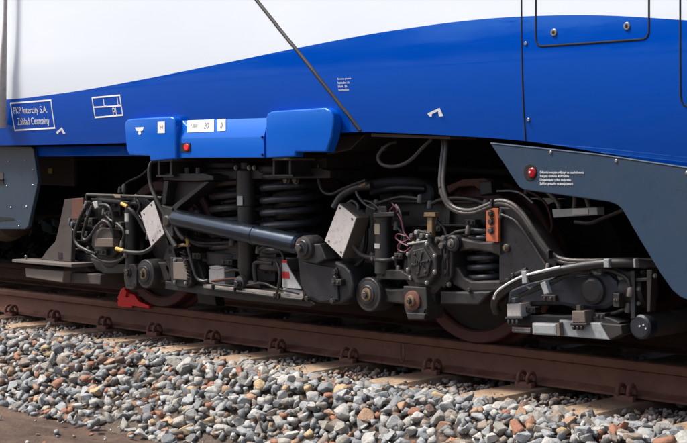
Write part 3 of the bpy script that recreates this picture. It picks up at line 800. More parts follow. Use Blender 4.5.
# vertical damper in front of the springs
d0, d1 = P(246, 283, -.40), P(246, 163, -.40)
vd = turned('vertical_damper', (d0.x, -.40, d0.z + .03), (d0.x, -.40, d1.z), [(0, .030), (.06, .044), (.10, .048), (.62, .048), (.63, .054), (.93, .054), (.95, .03), (1, .03)], 'damper', bog)
turned('damper_eye', (d0.x, -.47, d0.z), (d0.x, -.34, d0.z), [(0, .02), (.1, .042), (.25, .05), (.75, .05), (.9, .042), (1, .02)], 'frame', vd)
bolt((d0.x + .01, -.47, d0.z), .018, 'frame', vd)
cyl('eye_pin', (d0.x + .02, -.41, d0.z), (d0.x + .15, -.41, d0.z), .022, 'frame', vd)
ptube('eye_strap', [(256, 283, -.42), (254.5, 268, -.42), (257, 262.5, -.42), (273, 263.5, -.42)], .014, 'frame', bog)
decal('damper_label', 237.6, 242.6, 196, 205.5, -.4555, 'label', vd)
for px in (236, 249, 254):
    pbolt(px, 168, -.44, 1.8, 'steel', bog)
# yaw damper across the bogie, with collar and end eyes
a, c = P(175, 217.8, -.52), P(300, 244.5, -.52)
yd = turned('yaw_damper', a, c, [(0, .030), (.008, .050), (.02, .0545), (.655, .0545), (.66, .060), (.672, .060), (.676, .056), (.985, .056), (1, .045)], 'yaw', bog, 36)
e = c + (c - a).normalized() * .03
cyl('rod_gland', c, e, .040, 'rust', yd)
ec = P(311, 247.5, -.52)
cyl('damper_rod', e, Vector((ec.x - .02, -.52, ec.z)), .026, 'frame_dk', yd)
ey = turned('end_eye', (ec.x, -.585, ec.z), (ec.x, -.45, ec.z), [(0, .040), (.06, .062), (.2, .068), (.8, .068), (1, .05)], 'frame', yd)
bolt((ec.x - .012, -.587, ec.z), .024, 'dkbolt', ey)
disc('eye_ring', (ec.x, 0, ec.z), .045, -.592, -.58, 'navy', ey)
lc = P(170, 221, -.52)
cyl('damper_rod', (lc.x, -.52, lc.z), a, .03, 'frame_dk', yd)
turned('end_eye', (lc.x, -.555, lc.z), (lc.x, -.45, lc.z), [(0, .025), (.06, .034), (.8, .038), (1, .03)], 'frame_dk', yd)
# yaw damper bracket, left: fork hanging from the bolster
lb = plate('damper_bracket', [(164, 181), (209, 181), (209, 184), (182, 205), (176, 212), (176, 232), (170, 238), (165, 228), (160, 208), (163, 204)], -.46, .03, 'frame_dk', bog, .004)
plate('bracket_flange', [(164, 181), (168.5, 181), (165.2, 204), (161, 206)], -.53, .10, 'frame', lb, .003)
plate('bracket_flange', [(204, 182), (209, 182), (180, 206), (172, 214), (170, 209), (175, 204)], -.53, .10, 'frame', lb, .003)
plate('bracket_flange', [(160.5, 205), (172, 208), (173, 236), (169, 239), (163.5, 226)], -.54, .11, 'frame', lb, .004)
# right-hand damper console: heavy casting bolted to the frame
rc = plate('damper_console', [(297, 256), (304, 253), (326, 258), (344, 265), (350, 271), (353, 285), (351, 297), (341, 304), (318, 303), (308, 299), (300, 285)], -.50, .22, 'frame_dk', bog, .012)
plate('console_face', [(303, 262), (336, 268), (338, 300), (320, 302), (311, 297)], -.515, .02, 'navy', rc, .006)
plate('console_lug', [(296, 258), (302, 244), (320, 244), (326, 259), (316, 264)], -.56, .11, 'frame', rc, .006)
for px, py in ((335.5, 272), (336, 278), (308, 298.5), (333, 301)):
    pbolt(px, py, -.517, 2.6, 'frame', rc)
# white marker plate with red square
mk = plate('marker_plate', [(282.2, 263), (286.4, 263), (290, 270), (301, 288.6), (282.5, 287.4)], -.47, .006, 'dirtywhite', bog, 0)
plate('marker_square', [(282.2, 271.4), (288.6, 271.8), (289.6, 278.6), (282.3, 278)], -.4725, .002, 'dullred', mk, 0)
plate('marker_tab', [(282.2, 260), (287, 260), (287, 263), (282.2, 263)], -.4725, .002, 'dullred', mk, 0)
plate('marker_foot', [(283, 288), (302, 290.5), (303, 296), (284, 295)], -.455, .02, 'grey', mk, .003)
ptube('marker_hose', [(277, 262, -.48), (280, 272, -.49), (279, 284, -.49), (276, 297, -.485)], .008, 'hosedk', bog)
# springs seat stack, small return spring and yellow fitting by the left bracket
plate('seat_stack', [(215, 241), (238, 243), (238, 262), (215, 260)], -.36, .15, 'frame_dk', bog, .006)
for y in (246, 251, 256): plate('seat_shim', [(214.5, y), (238.5, y + 2), (238.5, y + 4), (214.5, y + 2)], -.365, .15, 'frame', bog, .002)
plate('seat_stack', [(259, 250), (276, 252), (276, 262), (259, 260)], -.40, .2, 'frame_dk', bog, .006)
ptube('yellow_fitting', [(178, 246, -.50), (183, 245, -.50), (189, 245.5, -.50)], .010, 'ochre', bog)
ptube('yellow_fitting', [(184, 237.5, -.50), (187, 240.5, -.50), (187.5, 245, -.50)], .009, 'yellow', bog)
ptube('brake_hose', [(165, 224, -.52), (170, 236, -.53), (176, 247, -.53)], .017, 'hosedk', bog)
ptube('brake_hose', [(174, 222, -.53), (179, 233, -.53), (184, 239, -.52)], .015, 'hosedk', bog)
ptube('steel_pipe', [(187, 244, -.50), (190, 256, -.49), (193, 268, -.48), (197, 278, -.47), (203, 281, -.46), (208, 280, -.45)], .009, 'hose', bog)
ptube('hose_loop', [(200, 222, -.36), (190, 228, -.38), (187, 236, -.38), (196, 244, -.38), (215, 246, -.38)], .014, 'hosedk', bog)
ptube('hose_loop', [(196, 226, -.34), (196, 236, -.34), (205, 240, -.34), (222, 240, -.34)], .013, 'hosedk', bog)
pp = []
a, c = P(182.5, 250, -.49), P(190, 278, -.47)
for k in range(97):
    t = k / 96; q = a.lerp(c, t); an = t * 2 * math.pi * 8
    pp.append(q + Vector((math.cos(an) * .014, math.sin(an) * .014, 0)))
tube('return_spring', pp, .004, 'frame', bog, curve=False, seg=6)
plate('spring_plate', [(166, 250), (198, 262), (206, 284), (196, 290), (176, 287), (166, 270)], -.40, .04, 'frame_dk', bog, .005)
# pale cover plates on tilted boxes
def tilted_cover(pp, Y, depth, shrink=.98):
    q = Vector((0, 0, 0))
    bxo = plate('tilted_box', pp, Y, depth, 'brown', bog, .008)
    cx = sum(p[0] for p in pp) / 4; cy = sum(p[1] for p in pp) / 4
    lid = plate('cover_plate', [(cx + (p[0] - cx) * shrink, cy + (p[1] - cy) * shrink) for p in pp], Y - .006, .006, 'grey', bxo, .002)
    return bxo, lid
b1, l1 = tilted_cover([(153.4, 199.8), (140, 212.5), (151, 247), (164.4, 233.6)], -.50, .05)
b2_, l2 = tilted_cover([(339, 203.4), (356.4, 218), (342, 258.4), (324.2, 241)], -.53, .11)
for (cx, cy), Y, par in (((151.2, 205), -.506, l1), ((144, 214), -.506, l1), ((160, 230), -.506, l1), ((153, 240), -.506, l1), ((340, 208), -.536, l2), ((352, 219), -.536, l2), ((329, 241), -.536, l2), ((341, 252), -.536, l2)):
    p = P(cx, cy, Y); disc('screw', p, .006, Y - .003, Y + .003, 'dkbolt', par, 10, .001)
ptube('box_handle', [(345, 206, -.44), (352, 201, -.44), (358, 206, -.44), (357, 214, -.45)], .009, 'hosedk', bog)
ptube('box_conduit', [(352, 245, -.48), (357, 251, -.46), (364, 256, -.45), (376, 258, -.44)], .012, 'hose', bog)
ptube('box_hose', [(334, 208, -.46), (342, 196, -.44), (356, 188, -.42), (372, 186, -.4)], .022, 'hosedk', bog)
ptube('thin_cable', [(318, 165, -.36), (319, 180, -.36), (323, 191, -.37), (332, 194, -.38), (345, 188, -.4), (366, 180, -.4)], .010, 'hosedk', bog)
ptube('cable_tip', [(357, 188, -.425), (366, 183.5, -.425)], .010, 'ochre', bog, curve=False)
ptube('thin_cable', [(355, 187, -.42), (358, 196, -.43), (366, 205, -.43), (376, 210, -.43)], .008, 'hose', bog)
ptube('thin_cable', [(360, 200, -.42), (370, 202, -.42), (378, 208, -.42), (380, 212, -.43)], .006, 'hose', bog)
# right primary damper
pd0 = P(383, 274, -.44); pd1 = P(383, 211, -.44)
pd = turned('primary_damper', (pd0.x, -.44, pd0.z), (pd0.x, -.44, pd1.z), [(0, .036), (.02, .044), (.20, .044), (.21, .048), (.24, .048), (.25, .044), (.84, .044), (.85, .05), (.93, .05), (.95, .025), (1, .02)], 'damper', bog)
for y0, y1, m_ in ((244, 248.8, 'label'), (224, 234.5, 'labeltan')):
    zc0, zc1 = P(383, y0, -.49).z, P(383, y1, -.49).z
    bm = bmesh.new(); rows = []
    for z in (zc1, zc0): rows.append([bm.verts.new((pd0.x + .0455 * math.cos(an), -.44 + .0455 * math.sin(an), z)) for an in np.linspace(-2.9, -1.2, 12)])
    for k in range(11): bm.faces.new((rows[0][k], rows[0][k + 1], rows[1][k + 1], rows[1][k]))
    finish('damper_label', bm, m_, pd, True)
plate('damper_clamp', [(373, 213), (394, 212), (394, 216.5), (373, 218)], -.50, .12, 'frame', pd, .004)
plate('damper_lug', [(378, 206), (386, 206), (387, 214), (377, 214)], -.46, .05, 'frame', pd, .004)
for px, py in ((372.5, 258.6), (393.5, 258.8)): pbolt(px, py, -.45, 1.7, 'steel', bog)
ptube('damper_strap', [(371, 258.8, -.43), (383, 260.5, -.49), (397, 259, -.43)], .010, 'frame', bog)
# axle guide arm with bush, right axle
def bush(px, py, Y, rpx, par, arm=None):
    c = P(px, py, Y); r = rpx / S(px, py, Y)
    o = turned('arm_bush', (c.x, Y, c.z), (c.x, Y + .13, c.z), [(0, r * .93), (.02, r * .97), (.08, r), (.85, r), (1, r * .95)], 'frame', par, 44)
    turned('rubber_ring', (c.x, Y - .0045, c.z), (c.x, Y + .01, c.z), [(0, r * .66), (.4, r * .84), (1, r * .85)], 'rubber', o, 36)
    turned('bush_plate', (c.x, Y - .011, c.z), (c.x, Y + .01, c.z), [(0, r * .50), (.15, r * .54), (1, r * .56)], 'frame', o, 32)
    turned('brass_washer', (c.x, Y - .018, c.z), (c.x, Y - .004, c.z), [(0, r * .33), (.3, r * .37), (1, r * .37)], 'ochre', o, 24)
    bolt((c.x, Y - .018, c.z), r * .17, 'dkbolt', o)
    return o, c, r
ob, bc, br_ = bush(368, 294.5, -.47, 17.5, bog)
prism('guide_arm', xz([(372, 284), (390, 289), (407, 288), (412, 285), (412, 305), (400, 304), (386, 302), (374, 306)], -.43), -.43, -.34, 'frame', bog, .012)
plate('arm_bracket', [(377, 270), (400, 270), (410, 276), (410, 280), (376, 279)], -.46, .12, 'frame', bog, .005)
pbolt(410.5, 277.6, -.465, 1.8, 'steel', bog); pbolt(382, 273.8, -.465, 1.8, 'frame', bog)
bk = plate('arm_block', [(403, 286), (426, 287), (427, 306), (425, 320), (408, 320), (404, 308)], -.47, .14, 'frame', bog, .006)
p = P(413.3, 300.6, -.47)
turned('rusty_washer', (p.x, -.485, p.z), (p.x, -.468, p.z), [(0, .042), (.3, .052), (1, .052)], 'rust', bk, 24)
turned('bolt_ring', (p.x, -.500, p.z), (p.x, -.48, p.z), [(0, .024), (.3, .028), (1, .028)], 'ochre', bk, 20)
bolt((p.x, -.500, p.z), .013, 'dkbolt', bk)
plate('block_fork', [(407, 309), (425, 309), (423.5, 313.5), (409, 313.5)], -.478, .01, 'black', bk, .001)
plate('block_foot', [(406, 313), (425, 314), (424, 319.5), (408, 319)], -.49, .03, 'frame', bk, .003)
# right axle box with octagonal cover
axc = Vector((XR, -.47, WZ + .012))
turned('axle_box', (XR, -.44, WZ), (XR, -.16, WZ), [(0, .13), (.04, .142), (.5, .15), (.55, .17), (1, .17)], 'frame_dk', bog, 36)
cov = P(421.5, 263, -.48)
oc = [(cov.x + .108 * math.cos(R(22.5 + 45 * k)) * 1.0, cov.z + .118 * math.sin(R(22.5 + 45 * k))) for k in range(8)]
axb = prism('axle_box_cover', oc, -.48, -.40, 'frame', bog, .010)
for k in range(8):
    if k in (1, 3, 4, 6, 7, 0):
        q = (cov.x + .098 * math.cos(R(22.5 + 45 * k)), -.482, cov.z + .106 * math.sin(R(22.5 + 45 * k))); bolt(q, .009, 'steel', axb)
oc2 = [(cov.x + .074 * math.cos(R(60 * k + 12)), cov.z + .084 * math.sin(R(60 * k + 12))) for k in range(6)]
cb = prism('cover_boss', oc2, -.492, -.478, 'frame', axb, .005)
for k in range(3):
    an = R(60 * k + 42)
    box('boss_rib', (cov.x, -.494, cov.z), (.125, .006, .010), 'frame_dk', cb, .002, (0, an, 0))
for k in range(6):
    an = R(60 * k + 12); disc('boss_stud', (cov.x + .052 * math.cos(an), 0, cov.z + .058 * math.sin(an)), .007, -.499, -.49, 'frame_dk', cb, 10, .002)
for k in range(-2, 3): box('cast_letter_bar', (cov.x + k * .014, -.4985, cov.z - .004 * k), (.007, .004, .018), 'frame', cb, .001)
hs = plate('sensor_housing', [(432, 236), (446, 238), (452, 252), (451, 276), (444, 288), (432, 284)], -.43, .16, 'frame', bog, .010)
for px, py in ((437, 241), (447, 256), (446, 272), (449, 284.5)): pbolt(px, py, -.436, 2.0, 'dkbolt', hs)
for k in range(5): plate('housing_rib', [(434 + k * 3.2, 246), (435.2 + k * 3.2, 246), (435.2 + k * 3.2, 276), (434 + k * 3.2, 276)], -.437, .01, 'frame_dk', hs, .001)
# valve cluster above the axle box
vc = plate('valve_body', [(408, 238), (417, 230), (430, 232), (432, 247), (414, 250)], -.45, .1, 'frame', bog, .006)
for px, py, r, m_ in ((411, 236, 2.6, 'greydk'), (416, 232, 2.4, 'grey2'), (421, 236, 2.8, 'greydk'), (418, 241, 2.2, 'grey2'), (427, 236, 2.0, 'steel'), (413, 243, 1.8, 'yellow'), (441, 246, 3.2, 'brown'), (443, 238, 2.6, 'greydk')):
    p = P(px, py, -.47); disc('valve_cap', p, r / S(px, py, -.47), -.475, -.44, m_, vc, 14, .003)
ptube('valve_lever', [(408, 244, -.475), (418, 242.5, -.48), (428, 241, -.475)], .006, 'grey2', vc)
tb_ = plate('t_bolt', [(427, 217), (432, 217), (432, 240), (427, 240)], -.44, .03, 'ochre', bog, .003)
plate('t_bolt_head', [(423.8, 212.6), (434.8, 212.6), (435.4, 217), (423.4, 217)], -.45, .05, 'ochre', tb_, .003)
for k, pp in enumerate(([(392, 203), (396, 208), (399, 216), (403, 228), (406, 240)], [(394, 206), (390, 211), (394, 214), (398, 210), (395, 206)], [(406, 236), (398, 234), (396, 238), (402, 242), (410, 238), (414, 232)],
                        [(408, 246), (400, 243), (398, 249), (404, 252), (411, 247)], [(396, 212), (401, 220), (404, 232), (410, 240)])):
    ptube('signal_wire', pp, .0042, 'wire', bog, Y=-.46 - .004 * k, seg=6)
ptube('sensor_cable', [(396, 205, -.45), (400, 212, -.46), (403, 226, -.46), (405, 240, -.46), (408, 247, -.46)], .008, 'hosedk', bog)
# traction link from frame end to axle box
la, lb_ = P(453, 243.5, -.44), P(504.5, 248, -.44)
lk = prism('guide_link', xz([(453, 235.5), (462, 238), (480, 242), (498, 241), (506, 241.5), (509, 247), (508, 254), (502, 257), (490, 252.5), (472, 249.5), (460, 251), (453, 252)], -.42), -.42, -.35, 'frame', bog, .010)
turned('link_bush', (la.x, -.455, la.z), (la.x, -.34, la.z), [(0, .035), (.08, .043), (.9, .045), (1, .04)], 'frame_dk', lk, 30)
disc('bush_core', (la.x, 0, la.z), .022, -.462, -.45, 'greydk', lk, 18); bolt((la.x, -.462, la.z), .010, 'greydk', lk)
disc('link_washer', (lb_.x, 0, lb_.z), .020, -.435, -.41, 'greydk', lk, 18); bolt((lb_.x, -.435, lb_.z), .010, 'ochre', lk)
# right primary spring on its seat
a, c = P(488.5, 279, -.27), P(488.5, 230, -.27)
ps = coil('primary_spring', a.x, -.27, a.z, c.z, .098, .0155, 6.0, 'spring', bog)
coil('inner_coil', a.x, -.27, a.z, c.z, .055, .011, 7, 'spring', ps, 8, 16)
plate('spring_seat', [(458, 268), (464, 277), (472, 281), (508, 280), (512, 284), (508, 291), (466, 292), (452, 284), (450, 264)], -.40, .24, 'frame', bog, .010)
plate('axle_box_arm', [(440, 291), (468, 292), (492, 291), (478, 305), (440, 304)], -.42, .2, 'frame', bog, .008)
pbolt(469.5, 290, -.425, 2.2, 'frame', bog)
# orange plate
op = plate('orange_plate', [(486, 208.5), (498.3, 208.3), (498.3, 242.3), (486.2, 241.4)], -.45, .02, 'orange', bog, .003)
for py in (213.5, 221.5, 230.5): pbolt(491.3, py, -.452, 2.8, 'dkbolt', op)
# frame end plate falling to the right
ep = plate('frame_end_plate', [(498.8, 206.5), (511, 207.5), (522, 214), (538, 233), (556, 262), (556, 268), (530, 278), (498.8, 284)], -.42, .10, 'navy', bog, .008)
for px, py in ((513, 275), (508, 280)): pbolt(px, py, -.43, 2.2, 'frame', ep)
# drive arm at the right end
da = plate('cast_arm', [(508, 288), (530, 279), (560, 273), (596, 270), (608, 273), (617, 281), (619, 292), (615, 304), (606, 310), (590, 311), (560, 306), (525, 306), (506, 306)], -.45, .18, 'navy', bog, .022)
p = P(594, 290.5, -.45)
turned('arm_cap', (p.x, -.475, p.z), (p.x, -.445, p.z), [(0, .046), (.2, .055), (.3, .062), (1, .070)], 'navy', da, 36)
pbolt(571, 274, -.455, 1.6, 'steel', da)
cyl('motor_body', P(612, 291, -.36), P(650, 289, -.36), .085, 'frame_dk', bog, 30, .012)
# magnet shoe hung below with pale blocks
sh = plate('shoe_bar', [(506, 313), (530, 315), (606, 317), (620, 322), (618, 327), (508, 325)], -.47, .12, 'frame_dk', bog, .005)
for pp, m_ in (([(506.3, 304), (520.4, 303.8), (521, 317), (507, 317.2)], 'grey'), ([(571.5, 311), (584.5, 311), (585.5, 323), (572, 323)], 'brownlt')):
    k = plate('pale_block', pp, -.52, .09, m_, bog, .006)
    x0, x1 = pp[0][0], pp[1][0]; y1 = pp[2][1]; yt = pp[0][1]
    plate('block_base', [(x0 - 1.5, y1), (x1 + 2, y1), (x1 + 2, y1 + 2.4), (x0 - 1.5, y1 + 2.4)], -.53, .11, 'frame', k, .003)
    plate('block_stud', [((x0 + x1) / 2 - 2, yt - 6), ((x0 + x1) / 2 + 2, yt - 6), ((x0 + x1) / 2 + 2, yt), ((x0 + x1) / 2 - 2, yt)], -.49, .03, 'greydk', k, .003)
    for t in (.2, .5, .8): pbolt(x0 + (x1 - x0) * t, y1 + 4.5, -.52, 1.8, 'frame', k)
plate('pale_cover', [(531.5, 322.8), (555.5, 323.8), (556.5, 335.8), (532, 334.6)], -.535, .08, 'grey2', bog, .010)
plate('pale_cover_end', [(555.8, 324), (559, 322.5), (560, 335.5), (556.8, 336.2)], -.53, .08, 'brownlt', bog, .002)
plate('pale_tray', [(559, 320), (600, 323.2), (609, 339.8), (560, 335.8)], -.50, .10, 'grey2', bog, .004)
plate('pale_tray_side', [(600, 323), (621, 325), (622, 334), (609, 340)], -.495, .09, 'frame_dk', bog, .004)
for y in (328, 330.5): ptube('spring_rod', [(513, y, -.50), (531, y + 1.2, -.50)], .009, 'greydk', bog, curve=False)
# end bracket and air pipe at the far right
eb = plate('end_bracket', [(630, 271), (634.6, 271), (635, 319), (630.5, 319)], -.46, .05, 'navy', bog, .003)
plate('end_bracket_arm', [(634, 278), (648, 277.6), (648, 281), (634, 281.5)], -.45, .04, 'navy', eb, .003)
plate('end_bracket_post', [(646.6, 270), (652, 270), (650, 312), (646.6, 312)], -.45, .05, 'frame', eb, .003)
for px, py in ((638.5, 289), (638.5, 303.5), (655, 275.6)): pbolt(px, py, -.44, 1.8, 'greydk', eb)
c = P(640.5, 327, -.45)
ap = turned('air_pipe', (c.x, -.44, c.z), (c.x, .9, c.z), [(0, .05), (.006, .054), (1, .054)], 'frame_dk', bog, 30)
turned('pipe_cap', (c.x, -.458, c.z), (c.x, -.40, c.z), [(0, .045), (.15, .055), (1, .058)], 'navy', ap, 30)
cx_ = P(640.5, 327, -.458)
for dx, dz in ((-.004, .004), (.006, .01), (.012, -.004)):
    disc('paint_fleck', (cx_.x + .004 + dx * 2, 0, cx_.z + dz), .005, -.461, -.455, 'label', ap, 8, .001)
# hoses at the right end
for o_, r_, m_ in ((0, .0115, 'hose'), (2.9, .0115, 'hose')):
    ptube('main_hose', [(442.5 + o_ * .8, 136, -.46), (443.3 + o_, 146, -.48), (441.5 + o_, 165, -.5), (440.3 + o_, 182, -.52), (442.5 + o_, 195, -.53), (449 + o_ * .5, 206.5 - o_ * .6, -.53), (460, 212.6 - o_, -.53), (473, 213.2 - o_, -.53), (487, 208.2 - o_, -.52), (499, 203.8 - o_, -.51),
                         (511, 206.5 - o_, -.51), (522, 216 - o_, -.51), (532, 230 - o_, -.51), (542 + o_ * .3, 246 - o_, -.50), (552, 257 - o_, -.49), (564, 262.5 - o_, -.49), (585, 264 - o_, -.49), (606, 263.5 - o_, -.48), (632, 263 - o_, -.44), (656, 264 - o_, -.38)], r_, m_, bog, seg=12)
for px, py in ((493, 203.7), (550, 254.5), (441.6, 190)): 
    p = P(px, py, -.52); box('cable_tie', p, (.012, .035, .042), 'rubber', bog, .003)
ptube('hanging_hose', [(396, 142, -.40), (389, 144, -.43), (383, 149, -.45), (378.6, 155, -.46), (378.6, 160, -.46), (383, 165, -.46), (393, 166.8, -.46), (404, 164, -.46), (413, 158, -.46), (422, 148.5, -.46), (432, 138.5, -.45)], .0105, 'hose', bog, seg=12)
box('hose_clip', P(384.5, 148.5, -.44), (.03, .03, .012), 'hose', bog, .003, (0, .8, 0))
ptube('thick_hose', [(497, 312, -.46), (495, 304, -.49), (498, 296, -.52), (508, 287, -.54), (524, 280, -.55), (545, 274.5, -.55), (570, 268.5, -.53), (600, 264, -.51), (628, 263, -.47), (655, 266, -.40)], .022, 'rubber', bog, seg=14)
ptube('white_line', [(494, 299, -.535), (497, 292, -.553), (507, 284, -.570), (523, 276, -.578), (545, 270.5, -.576), (560, 267, -.565)], .006, 'white_line', bog)  # thin pale line along the top of the thick hose
ptube('thick_hose', [(520, 296, -.51), (540, 287, -.53), (552, 282, -.53), (566, 275, -.50), (590, 271, -.46)], .014, 'rubber', bog, seg=12)
for pp in ([(521, 271), (526, 271), (527, 283), (522, 284)], [(540, 283), (545, 281), (549, 293), (544, 295)], [(603.5, 259), (608.5, 259), (608.5, 268), (603.5, 268)], [(633, 259), (635, 259), (635.5, 268), (633.4, 268)]):
    plate('hose_clamp', pp, -.585 if pp[0][0] < 560 else -.53, .03, 'grey2' if pp[0][0] < 640 else 'steel', bog, .004)
ptube('clamp_arm', [(516, 274, -.55), (521, 272, -.56), (527, 269, -.56)], .009, 'frame', bog, curve=False)
ptube('clamp_arm', [(527, 286, -.57), (530, 289, -.57), (533, 287, -.56)], .008, 'greydk', bog, curve=False)
# wheel guard arc and odds above the right axle
ptube('guard_rim', [(497, 191, -.2), (512, 191, -.2), (522, 194, -.2), (533, 203, -.2)], .005, 'grey2', bog)
bl = P(415, 192, -.1)
for px, py, r, Y0, Y1 in ((402, 193, .07, -.22, .3), (425, 194, .055, -.2, .25), (385, 194, .05, -.25, .2)):
    p = P(px, py, Y0); disc('cable_connector', p, r, Y0, Y1, 'under', bog, 20, .01)
ptube('motor_cable', [(366, 186, -.3), (392, 182, -.28), (420, 183, -.2), (440, 192, -.1)], .028, 'under', bog)
ptube('motor_cable', [(372, 193, -.3), (395, 188, -.28), (425, 189, -.2)], .022, 'rubber', bog)
plate('rusty_caliper', [(446, 186), (462, 179), (484, 178), (490, 181), (489, 191), (478, 190), (474, 186), (458, 187), (448, 194)], -.12, .06, 'rust', bog, .01)
plate('caliper_head', [(478, 181), (491, 181), (492, 194), (480, 196)], -.16, .1, 'frame', bog, .008)

# more lines, brackets and rigging in the depth of the bogie
for pp, r_, m_, Y in (([(196, 214), (188, 222), (186, 232), (192, 240), (206, 243), (232, 242)], .012, 'hosedk', -.40),
                      ([(186, 200), (196, 206), (204, 216), (210, 230), (214, 242)], .010, 'rubber', -.33),
                      ([(258, 250), (268, 246), (280, 250), (284, 260), (281, 270)], .010, 'hosedk', -.44),
                      ([(330, 262), (345, 268), (356, 266), (364, 258), (372, 257)], .010, 'hosedk', -.42),
                      ([(362, 214), (366, 226), (366, 244), (362, 262), (358, 280)], .012, 'rubber', -.36),
                      ([(396, 226), (402, 234), (400, 248), (396, 262), (398, 270)], .008, 'hosedk', -.44),
                      ([(436, 220), (444, 228), (448, 236), (456, 232), (468, 230)], .009, 'hosedk', -.40),
                      ([(430, 205), (440, 200), (456, 198), (474, 200), (486, 204)], .011, 'rubber', -.36),
                      ([(376, 204), (388, 200), (402, 197), (420, 199)], .010, 'hosedk', -.38),
                      ([(500, 214), (516, 222), (530, 240), (540, 256), (548, 268)], .008, 'hosedk', -.435),
                      ([(560, 300), (572, 306), (590, 312), (610, 314), (628, 308)], .010, 'hosedk', -.42),
                      ([(548, 238), (552, 226), (548, 208), (540, 198), (526, 190)], .007, 'wheelrim', -.06),
                      ([(600, 268), (616, 272), (628, 280), (630, 292)], .010, 'rubber', -.46),
                      ([(104, 212), (110, 220), (118, 224), (124, 232), (122, 244)], .009, 'hosedk', -.50),
                      ([(70, 222), (73, 230), (78, 228), (82, 218), (88, 212)], .008, 'hosedk', -.50),
                      ([(136, 198), (140, 206), (138, 214), (143, 222), (148, 236)], .009, 'rubber', -.47),
                      ([(88, 250), (96, 258), (108, 262), (120, 260), (126, 254)], .009, 'hosedk', -.48),
                      ([(150, 168), (140, 176), (128, 182), (120, 190)], .009, 'rubber', -.3)):
    ptube('service_hose', pp, r_, m_, bog, Y=Y)
    for q in (pp[0], pp[-1]):
        p = P(q[0], q[1], Y); turned('hose_ferrule', (p.x, Y - .004, p.z - .022), (p.x, Y + .004, p.z + .022), [(0, r_ * 1.2), (.15, r_ * 1.5), (.85, r_ * 1.5), (1, r_ * 1.2)], 'greydk', bog, 12)
for px, py, w_, h_, Y, m_ in ((336, 282, 10, 6, -.53, 'frame'), (360, 222, 8, 12, -.38, 'frame_dk'), (398, 256, 8, 6, -.47, 'frame'), (436, 228, 8, 6, -.42, 'frame'), (470, 222, 10, 5, -.36, 'frame'),
                              (226, 262, 12, 5, -.41, 'frame'), (268, 272, 14, 18, -.36, 'frame_dk'), (196, 256, 8, 6, -.42, 'frame'), (108, 214, 8, 6, -.50, 'frame'), (118, 226, 6, 8, -.50, 'frame'),
                              (88, 222, 8, 8, -.46, 'frame'), (84, 236, 6, 10, -.44, 'frame'), (100, 252, 12, 6, -.50, 'frame'), (616, 300, 6, 14, -.48, 'frame'), (548, 298, 14, 6, -.47, 'frame'),
                              (530, 310, 10, 6, -.48, 'frame'), (600, 316, 10, 6, -.47, 'frame'), (432, 296, 6, 10, -.42, 'frame_dk')):
    bo = plate('small_bracket', [(px - w_ / 2, py - h_ / 2), (px + w_ / 2, py - h_ / 2 + .4), (px + w_ / 2, py + h_ / 2 + .4), (px - w_ / 2, py + h_ / 2)], Y, .05, m_, bog, .003)
    pbolt(px - w_ * .22, py, Y - .002, 1.3, 'dkbolt', bo); pbolt(px + w_ * .22, py + .2, Y - .002, 1.3, 'dkbolt', bo)
# ---------------- left axle group
turned('axle_box', (XL, -.44, WZ), (XL, -.16, WZ), [(0, .13), (.04, .142), (.5, .15), (.55, .17), (1, .17)], 'frame_dk', bog, 36)
plate('axle_box_cover', [(92, 226), (100, 221), (110, 222), (118, 232), (119, 250), (111, 258), (98, 256), (91, 246)], -.47, .08, 'frame', bog, .010)
vb = plate('brown_valve', [(96, 231), (101, 227), (110, 229), (112.5, 236), (112.5, 246.5), (98, 247), (95.5, 240)], -.52, .07, 'brown', bog, .008)
plate('valve_face', [(94, 238), (112.6, 238.5), (112.8, 247), (94.5, 247)], -.53, .05, 'brownlt', vb, .004)
cyl('valve_dome', P(104, 228, -.49), P(106, 220, -.49), .03, 'brown', vb, 18, .008)
plate('axle_box_foot', [(90, 258), (112, 264), (126, 264), (126, 273), (104, 274), (95, 268)], -.43, .22, 'frame', bog, .008)
plate('primary_seat', [(76, 252), (98, 257), (104, 272), (80, 270)], -.38, .2, 'frame_dk', bog, .008)
a, c = P(86, 252, -.27), P(86, 210, -.27)
ps = coil('primary_spring', a.x, -.27, a.z, c.z, .098, .0155, 6.0, 'spring', bog)
pd0, pd1 = P(131, 272, -.44), P(131, 201, -.44)
pd = turned('primary_damper', (pd0.x, -.44, pd0.z), (pd0.x, -.44, pd1.z), [(0, .03), (.02, .036), (.25, .036), (.26, .040), (.3, .040), (.31, .036), (.9, .036), (.92, .022), (1, .02)], 'damper', bog)
for y0, y1 in ((213.5, 222), (230, 234)):
    zc0, zc1 = P(131, y0, -.47).z, P(131, y1, -.47).z
    bm = bmesh.new(); rows = []
    for z in (zc1, zc0): rows.append([bm.verts.new((pd0.x + .0372 * math.cos(an), -.44 + .0372 * math.sin(an), z)) for an in np.linspace(-2.7, -1.0, 12)])
    for k in range(11): bm.faces.new((rows[0][k], rows[0][k + 1], rows[1][k + 1], rows[1][k]))
    finish('damper_label', bm, 'label', pd, True)
cv = plate('damper_clevis', [(123.5, 268), (127, 264), (134, 264), (136.5, 270), (136, 286), (132, 290), (126, 289), (124, 280)], -.47, .10, 'frame', bog, .006)
pbolt(128.4, 272.6, -.472, 3.4, 'frame_dk', cv)
plate('clevis_slot', [(125.5, 282.5), (134, 283.5), (133.5, 286), (126, 285)], -.473, .004, 'black', cv, 0)
ob, bc, br_ = bush(145, 274, -.46, 14.5, bog)
prism('guide_arm', xz([(136, 266), (150, 262), (166, 262), (170, 268), (170, 280), (150, 286), (138, 284)], -.40), -.40, -.32, 'frame_dk', bog, .010)
sb = plate('sensor_frame', [(170, 257), (190, 259), (191, 283), (187, 288), (171, 285)], -.46, .10, 'frame', bog, .006)
